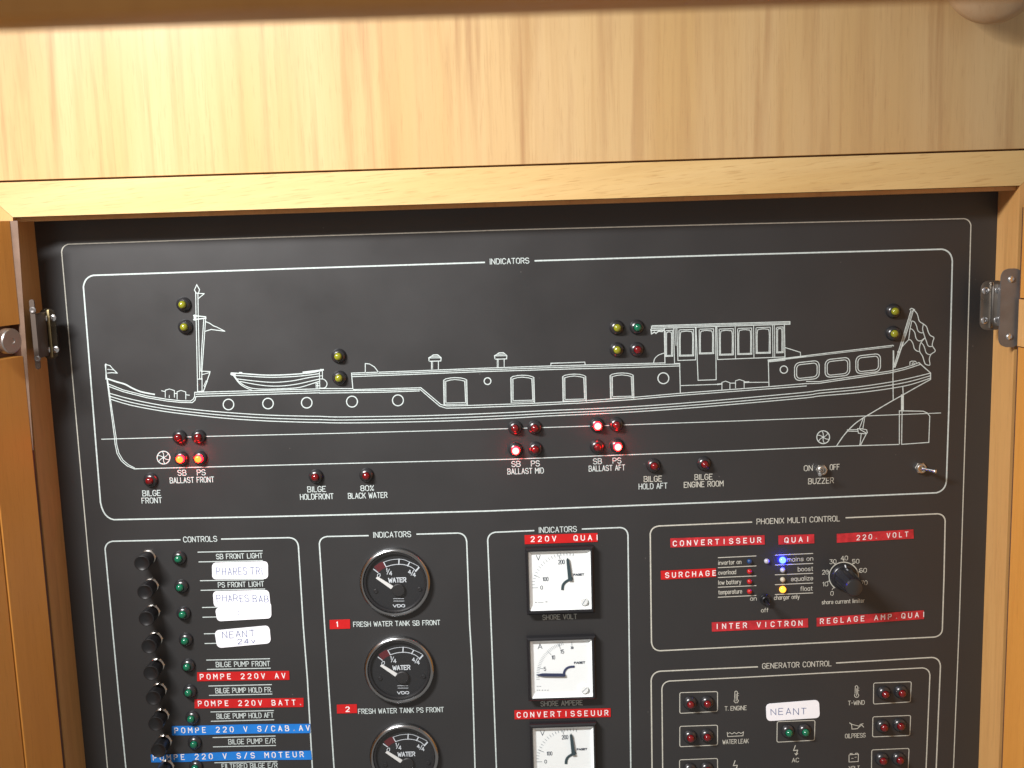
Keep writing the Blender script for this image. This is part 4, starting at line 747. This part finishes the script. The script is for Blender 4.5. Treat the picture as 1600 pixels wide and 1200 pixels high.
# ================================================================== rotary knob
q0 = P(kx, ky); kr = thing('rotary_knob', tuple(q0), 'black ribbed rotary knob with a white pointer line on a scale from 0 to 70', 'knob')
b = MB(); b.lathe([(.0108, .0004), (.0108, .0022), (.0102, .0034), (.0090, .0042)], 48, (q0.x, q0.z)); b.build('skirt', 'black_plastic', kr)
b = MB(); b.lathe([(.0090, .0036), (.0085, .0070), (.0079, .0150), (.0074, .0240), (.0071, .0262)], 72, (q0.x, q0.z), fl=12, fa=.035); b.build('grip', 'black_plastic', kr, ang=50)
b = MB(); b.lathe([(.0069, .0258), (.0069, .0272), (.0062, .0282), (.0040, .0286), (.0010, .0287)], 48, (q0.x, q0.z)); b.build('end_cap', plain('knob_cap', (.02, .02, .02), .30, metal=.0, spec=.7), kr)
b = MB()
for (z0_, h0_), (z1_, h1_) in (((.0107, .0026), (.0089, .0046)), ((.0089, .0046), (.0085, .0100))):
    b.add([(q0.x - .0005, -h0_ - .0003, q0.z + z0_), (q0.x + .0005, -h0_ - .0003, q0.z + z0_), (q0.x + .0005, -h1_ - .0003, q0.z + z1_), (q0.x - .0005, -h1_ - .0003, q0.z + z1_)], [(0, 1, 2, 3)])
b.build('pointer_line', 'print_white', kr)

# ================================================================== round gauges
gc = P(617, 910.8, .004); GX, GZ = gc.x, gc.z
gr_ = thing('water_gauge', (GX, 0, GZ), 'round black WATER gauge above the words FRESH WATER TANK SB FRONT', 'gauge', 'round water gauges')
RG = .0288
b = MB(); b.lathe([(RG, 0), (RG, .0030), (RG - .0006, .0042), (RG - .0018, .0048), (RG - .0029, .0044), (RG - .0034, .0034), (RG - .0036, .0012)], 72, (GX, GZ), cap1=False); b.build('rim', 'chrome', gr_)
b = MB(); b.lathe([(RG - .0033, .0030), (RG - .0044, .0034), (RG - .0052, .0030), (RG - .0056, .0012)], 72, (GX, GZ), cap1=False); b.build('inner_ring', 'black_plastic', gr_)
b = MB(); b.lathe([(RG - .0035, .0010), (.0002, .0010)], 64, (GX, GZ)); dial = b.build('dial', 'dial_black', gr_)
HD = .0011
def g7(pts, dx=0, dy=0): return [(490 + (x + dx) / 5.333, 820 + (y + dy) / 5.333) for x, y in pts]
b = MB()
for pts, w in (([(500, 370), (537, 398)], 1.8), ([(583, 312), (605, 352)], 1.8), ([(712, 286), (710, 330)], 2.2), ([(800, 312), (783, 342)], 2.2), ([(882, 350), (850, 387)], 3.0),
               (spline([(583, 312), (640, 293), (712, 286), (760, 293), (800, 310), (845, 330), (882, 352)], k=3), 1.0), (spline([(605, 350), (655, 335), (710, 329), (750, 332), (787, 341), (825, 360), (852, 384)], k=3), 1.4)):
    b.stroke(g7(pts), w, HD)
write(b, '0', g7([(533, 441)])[0], g7([(555, 432)])[0], 5.4, 1.3, HD)
write(b, '1', g7([(607, 392)])[0], g7([(612, 391)])[0], 5.2, 1.4, HD); b.stroke(g7([(612, 412), (632, 368)]), 1.3, HD); write(b, '4', g7([(632, 420)])[0], g7([(653, 418)])[0], 5.8, 1.4, HD)
write(b, '4', g7([(790, 405)])[0], g7([(810, 408)])[0], 5.6, 1.5, HD); b.stroke(g7([(812, 420), (833, 380)]), 1.4, HD); write(b, '4', g7([(828, 428)])[0], g7([(850, 432)])[0], 5.8, 1.5, HD)
write(b, 'WATER', g7([(626, 480)])[0], g7([(770, 475)])[0], 6.6, 1.9, HD, gap=1.2)
write(b, 'VDO', g7([(664, 686)])[0], g7([(760, 684)])[0], 3.8, 1.5, HD, gap=1.2)
for yy, x0_, x1_ in ((616, 665, 748), (636, 668, 750)):
    x = x0_
    while x < x1_: b.stroke(g7([(x, yy), (x + 5, yy - 2)]), 1.0, HD); x += 9
b.build('dial_print', 'print_white', dial)
b = MB(); b.shape(g7([(503, 350), (548, 318), (582, 306), (606, 353), (570, 372), (540, 396)]), .0009, .00108); b.build('red_zone', 'print_red', dial)
b = MB(); b.shape(g7([(645, 536), (664, 512), (532, 431), (518, 446)]), .0018, .0024); b.build('needle', 'needle_white', gr_)
hc = P(*g7([(706, 545)])[0], .003); b = MB(); b.lathe([(.0053, .0011), (.0053, .0030), (.0047, .0036), (.0010, .0037)], 36, (hc.x, hc.z)); b.build('needle_hub', 'black_matte', gr_)
for sx_, sy_ in ((518, 552), (884, 535)):
    q = P(*g7([(sx_, sy_)])[0], .001); b = MB(); b.lathe([(.0018, .00102), (.0018, .0016), (.0012, .0019), (.0005, .0016)], 20, (q.x, q.z)); b.build('dial_screw', 'black_plastic', dial)
b = MB(); b.lathe([(RG - .0034, .0039), (RG - .008, .0041), (.001, .0042)], 64, (GX, GZ)); b.build('glass', 'pane', gr_)
for (x, y), l in (((623.5, 1048), 'round black WATER gauge above the words FRESH WATER TANK PS FRONT'), ((631.4, 1183.5), 'round black WATER gauge cut off by the bottom of the picture')):
    c = copy_tree(gr_); q = P(x, y, .004); c.location = (q.x, 0, q.z); c['label'] = l

# ================================================================== square meters
def meter(outer, white, fr_, label):
    """outer and white: pixel corners TL TR BR BL of the housing front and the dial opening"""
    hF, hD = .0072, .0040
    O4 = [P(*p, hF) for p in Q(fr_, outer)]; W4 = [P(*p, hF) for p in Q(fr_, white)]
    sq = lambda q: (min(q[0].x, q[3].x) * .5 + max(q[0].x, q[3].x) * .5, q[1].x * .5 + q[2].x * .5, (q[2].z + q[3].z) / 2, (q[0].z + q[1].z) / 2)
    x0, x1, z0, z1 = sq(O4); a0, a1, c0, c1 = sq(W4)
    root = thing('panel_meter', ((x0 + x1) / 2, 0, (z0 + z1) / 2), label, 'panel meter', 'square panel meters')
    b = MB(); bv = .0012
    R = lambda x0, x1, z0, z1, h: [(x0, -h, z0), (x1, -h, z0), (x1, -h, z1), (x0, -h, z1)]
    loops = [R(x0, x1, z0, z1, 0), R(x0, x1, z0, z1, hF - bv), R(x0 + bv, x1 - bv, z0 + bv, z1 - bv, hF), R(a0 - .0006, a1 + .0006, c0 - .0006, c1 + .0006, hF), R(a0, a1, c0, c1, hF - .0008), R(a0, a1, c0, c1, .001)]
    vs = [v for L_ in loops for v in L_]; fs = []
    for j in range(len(loops) - 1):
        for i in range(4): k = (i + 1) % 4; fs.append((4 * j + i, 4 * j + k, 4 * j + 4 + k, 4 * j + 4 + i))
    b.add(vs, fs); b.build('housing', 'black_plastic', root, ang=20)
    b = MB(); i_ = .0026; e = .0001
    L1 = R(a0 + e, a1 - e, c0 + e, c1 - e, hF - .0012); L2 = R(a0 + i_, a1 - i_ * .8, c0 + i_ * 1.5, c1 - i_, hD)
    vs = L1 + L2; b.add(vs, [(i, (i + 1) % 4, 4 + (i + 1) % 4, 4 + i) for i in range(4)] + [(4, 5, 6, 7)])
    dp = b.build('dial_plate', 'dial_white', root, ang=10)
    b = MB(); b.add(R(a0 + e, a1 - e, c0 + e, c1 - e, hF - .0010), [(0, 1, 2, 3)]); b.build('window', 'pane', root)
    return root, dp, hD
def ticks(b, fr_, cx, cy, r0, r1, angs, w, h):
    for a in angs:
        c, s_ = math.cos(math.radians(a)), math.sin(math.radians(a)); b.stroke(Q(fr_, [(cx + r0 * c, cy - r0 * s_), (cx + r1 * c, cy - r1 * s_)]), w, h)
def adj_screw(root, fr_, x, y, rot):
    q = P(*Q(fr_, [(x, y)])[0], .0060); b = MB(); b.lathe([(.0034, .0041), (.0034, .0058), (.0030, .0062), (.0008, .0062)], 32, (q.x, q.z)); s0 = b.build('adjust_screw', 'dial_white', root)
    b = MB(); c, s_ = math.cos(rot) * .0027, math.sin(rot) * .0027; b.ribbon([(q.x - c, q.z - s_), (q.x + c, q.z + s_)], .0005, .00625); b.build('slot', 'dial_grey', s0)
# voltmeter
vm, vd, hD = meter([(412, 240), (1105, 225), (1110, 885), (443, 902)], [(449, 275), (1071, 258), (1083, 847), (467, 866)], 'm1', 'square white voltmeter with upright needle under the tape reading 220V QUAI')
h_ = hD + .00012
b = MB(); ticks(b, 'm1', 830, 622, 318, 345, [181 - k * 5.4 for k in range(20)], 1.0, h_); ticks(b, 'm1', 830, 622, 285, 340, [181, 160], 1.0, h_); ticks(b, 'm1', 830, 622, 290, 330, [103], 1.3, h_); b.build('scale_marks', 'dial_grey', vd)
b = MB(); write(b, 'V', Q('m1', [(530, 352)])[0], Q('m1', [(570, 351)])[0], 7.6, 1.2, h_)
write(b, '0', Q('m1', [(573, 643)])[0], Q('m1', [(593, 642)])[0], 5.2, 1.2, h_); write(b, '100', Q('m1', [(596, 560)])[0], Q('m1', [(648, 558)])[0], 5.6, 1.2, h_); write(b, '200', Q('m1', [(750, 392)])[0], Q('m1', [(810, 389)])[0], 6.2, 1.2, h_)
write(b, 'FAGET', Q('m1', [(902, 507)])[0], Q('m1', [(1005, 503)])[0], 2.6, 1.3, h_, gap=.8); b.stroke(Q('m1', [(520, 772), (530, 775)]), 1.4, h_); b.stroke(Q('m1', [(545, 776), (600, 774)]), .6, h_); b.stroke(Q('m1', [(624, 768), (638, 768)]), 1.4, h_); b.build('dial_print', 'dial_ink', vd)
b = MB(); b.stroke(spline(Q('m1', [(885, 535), (850, 552), (815, 575), (795, 605), (790, 642)]), k=5), 5.4, hD + .0004); b.build('curved_mark', 'needle_dark', vd)
b = MB(); b.shape(Q('m1', [(842, 330), (856, 352), (886, 540), (888, 560), (848, 560), (846, 535), (829, 352)]), hD + .0010, hD + .0016); b.build('needle', 'needle_dark', vm)
adj_screw(vm, 'm1', 1005, 768, 1.0)
# ammeter
am, ad, hD = meter([(350, 97), (937, 80), (943, 600), (390, 622)], [(387, 122), (905, 105), (915, 582), (408, 604)], 'm2', 'square white ammeter with its needle lying to the left near 5')
b = MB(); ticks(b, 'm2', 735, 405, 268, 292, [186 - k * 2.9 for k in range(29)], .8, h_); ticks(b, 'm2', 735, 405, 245, 285, [166, 134, 112], 1.1, h_); b.stroke(Q('m2', [(738, 118), (738, 150)]), 1.0, h_); b.build('scale_marks', 'dial_grey', ad)
b = MB(); write(b, 'A', Q('m2', [(457, 180)])[0], Q('m2', [(491, 179)])[0], 7.4, 1.3, h_); write(b, '5', Q('m2', [(507, 363)])[0], Q('m2', [(522, 362)])[0], 5.6, 1.2, h_); write(b, '10', Q('m2', [(573, 267)])[0], Q('m2', [(597, 266)])[0], 5.6, 1.2, h_); write(b, '15', Q('m2', [(645, 218)])[0], Q('m2', [(672, 217)])[0], 5.6, 1.2, h_)
write(b, '30', Q('m2', [(730, 180)])[0], Q('m2', [(750, 179)])[0], 3.2, 1.1, h_); write(b, 'FAGET', Q('m2', [(759, 304)])[0], Q('m2', [(848, 300)])[0], 2.6, 1.3, h_, gap=.8)
for x in (448, 462, 476): b.stroke(Q('m2', [(x, 493), (x + 5, 492)]), 1.0, h_)
for x in (448, 465, 490, 512, 535): b.stroke(Q('m2', [(x, 525), (x + 8, 523)]), 1.0, h_)
b.build('dial_print', 'dial_ink', ad)
b = MB(); b.stroke(spline(Q('m2', [(672, 400), (676, 370), (692, 346), (718, 332), (755, 328)]), k=5), 4.6, hD + .0004); b.build('curved_mark', plain('mark_navy', (.025, .035, .10), .5), ad)
b = MB(); b.shape(Q('m2', [(442, 399), (495, 386), (680, 388), (686, 402), (680, 413), (500, 411)]), hD + .0010, hD + .0016); b.build('needle', plain('needle_navy', (.02, .03, .08), .5), am)
adj_screw(am, 'm2', 843, 523, .75)
# second voltmeter: a copy, moved to its own place
v2 = copy_tree(vm); q_a = P(*Q('m1', [(449, 275)])[0], .0072); q_b = P(*Q('m2', [(412, 846)])[0], .0072)
v2.location = Vector(vm['_o']) + Vector((q_b.x - q_a.x, 0, q_b.z - q_a.z)); v2['label'] = 'square white voltmeter cut off by the bottom, below the tape reading CONVERTISSEUUR'

# ================================================================== tape labels and stickers
def tape(fr_, quad, txt, L, Rr, mat, label, cap=7.4, bow=0.0, w=1.75, group='embossed tape labels', fixed=3.9, gap=4.6):
    q = Q(fr_, quad); n = 14; b = MB(); top = []; bot = []
    for i in range(n + 1):
        t = i / n; wv = bow * math.sin(t * math.pi * 2.3 + .6)
        top.append(((q[0][0] * (1 - t) + q[1][0] * t), q[0][1] * (1 - t) + q[1][1] * t + wv)); bot.append((q[3][0] * (1 - t) + q[2][0] * t, q[3][1] * (1 - t) + q[2][1] * t + wv))
    h = .00050; vs = [P(*p, h) for p in top] + [P(*p, h) for p in bot] + [P(*p, .00001) for p in top] + [P(*p, .00001) for p in bot]; m_ = n + 1; fs = []
    for i in range(n):
        fs += [(m_ + i, m_ + i + 1, i + 1, i), (i, i + 1, 2 * m_ + i + 1, 2 * m_ + i), (m_ + i + 1, m_ + i, 3 * m_ + i, 3 * m_ + i + 1)]
    fs += [(0, 2 * m_, 3 * m_, m_), (n, m_ + n, 3 * m_ + n, 2 * m_ + n)]
    b.add(vs, fs); o0 = P((q[0][0] + q[2][0]) / 2, (q[0][1] + q[2][1]) / 2)
    t_ = tag(b.build('tape_label', mat, None, (o0.x, 0, o0.z)), label, 'tape label', group)
    b = MB(); write(b, txt, Q(fr_, [L])[0], Q(fr_, [Rr])[0], cap, w, .00058, gap=gap, fixed=fixed); b.build('embossed_lettering', 'emboss', t_)
tape('c6', [(722, 322), (1380, 312), (1382, 376), (722, 386)], 'POMPE 220V AV', (746, 372), (1352, 363), 'tape_red', 'red embossed tape reading POMPE 220V AV', 7.6)
tape('c6', [(703, 516), (1482, 505), (1482, 570), (705, 580)], 'POMPE 220V BATT.', (732, 563), (1462, 554), 'tape_red', 'red embossed tape reading POMPE 220V BATT.', 7.6)
tape('c6', [(540, 705), (1530, 688), (1530, 754), (543, 772)], 'POMPE 220 V S/CAB.AV', (564, 756), (1526, 736), 'tape_blue', 'upper blue embossed tape reading POMPE 220 V S/CAB.AV', 7.8, bow=.4)
tape('c6', [(390, 908), (1535, 878), (1543, 943), (395, 964)], 'POMPE 220 V S/S MOTEUR', (410, 950), (1482, 925), 'tape_blue', 'lower blue embossed tape reading 220 V S/S MOTEUR behind a button', 7.8, bow=.7)
tape('g7', [(133, 793), (303, 787), (305, 865), (135, 870)], '1', (194, 848), (200, 848), 'tape_red', 'short red tape bearing the number 1 beside a gauge legend', 7.2, w=1.9)
tape('g8', [(193, 672), (360, 668), (363, 742), (195, 746)], '2', (270, 730), (298, 729), 'tape_red', 'short red tape bearing the number 2 beside a gauge legend', 7.2, w=1.9)
tape('m1', [(412, 103), (1140, 82), (1142, 170), (415, 194)], '220V  QUAI', (478, 168), (1137, 150), 'tape_red', 'red tape reading 220V QUAI above the topmost square meter', 7.6)
tape('m2', [(260, 692), (1062, 675), (1063, 748), (262, 768)], 'CONVERTISSEUUR', (284, 752), (1040, 733), 'tape_red', 'red tape reading CONVERTISSEUUR between two square meters', 7.6)
tape('p1', [(213, 235), (1055, 207), (1057, 290), (215, 317)], 'CONVERTISSEUR', (240, 303), (1022, 270), 'tape_faded', 'red tape reading CONVERTISSEUR at the upper left of the converter field', 7.4)
tape('p1', [(128, 525), (621, 502), (622, 579), (130, 605)], 'SURCHAGE', (172, 586), (619, 565), 'tape_red', 'red tape reading SURCHAGE beside the word overload', 7.4)
tape('p1', [(1178, 210), (1498, 198), (1500, 279), (1180, 292)], 'QUAI', (1236, 273), (1440, 263), 'tape_faded', 'short faded red tape reading QUAI above the blue lamp', 7.4)
tape('p2', [(442, 195), (1127, 155), (1130, 237), (443, 275)], '220. VOLT', (622, 250), (1078, 218), 'tape_faded', 'worn faded red tape reading 220. VOLT at the upper right', 7.2, w=1.5)
tape('p1', [(583, 985), (1443, 950), (1445, 1030), (585, 1068)], 'INTER VICTRON', (632, 1043), (1390, 1012), 'tape_faded', 'red tape with the word INTER first, below the small black toggle switch', 7.4)
tape('p2', [(263, 945), (1220, 877), (1222, 955), (263, 1023)], 'REGLAGE AMP.QUAI', (296, 998), (1218, 935), 'tape_faded', 'long red tape reading REGLAGE AMP.QUAI under the rotary knob', 7.4, w=1.6)

def sticker(fr_, quad, r, lines, label, h=.0005):
    q = Q(fr_, quad); b = MB(); b.shape(rounded(q, r), .00001, h)
    o0 = P((q[0][0] + q[2][0]) / 2, (q[0][1] + q[2][1]) / 2)
    t_ = tag(b.build('paper_sticker', 'paper', None, (o0.x, 0, o0.z), ang=20), label, 'sticker', 'handwritten paper stickers')
    b = MB()
    for txt, L, Rr, cap in lines: write(b, txt, Q(fr_, [L])[0], Q(fr_, [Rr])[0], cap, 1.25, h + .00008, gap=2.2, space=2, jit=.6)
    b.build('handwriting', 'ink', t_)
sticker('c5', [(828, 272), (1228, 262), (1229, 386), (830, 390)], 5.5, [('PHARES TRi', (865, 360), (1185, 355), 11)], 'white paper sticker handwritten PHARES TRi under SB FRONT LIGHT')
sticker('c5', [(834, 476), (1235, 467), (1246, 585), (842, 588)], 5.5, [('PHARES BAB', (865, 548), (1230, 552), 10.5)], 'white paper sticker handwritten PHARES BAB under PS FRONT LIGHT')
sticker('c5', [(850, 596), (1250, 552), (1253, 668), (866, 690)], 5.5, [(':', (1018, 645), (1023, 645), 9)], 'white paper sticker with only two dots, overlapping the sticker above it', h=.0008)
sticker('c5', [(845, 756), (1238, 719), (1250, 846), (866, 881)], 6.5, [('NEANT', (905, 812), (1130, 795), 10), ('24v', (1010, 852), (1135, 845), 7.5)], 'slanted white paper sticker handwritten NEANT 24V')
sticker('q1', [(1067, 516), (1541, 478), (1549, 638), (1074, 668)], 6.0, [('NEANT', (1115, 612), (1425, 602), 9.5)], 'white paper sticker handwritten NEANT above two green lamps in the generator field')
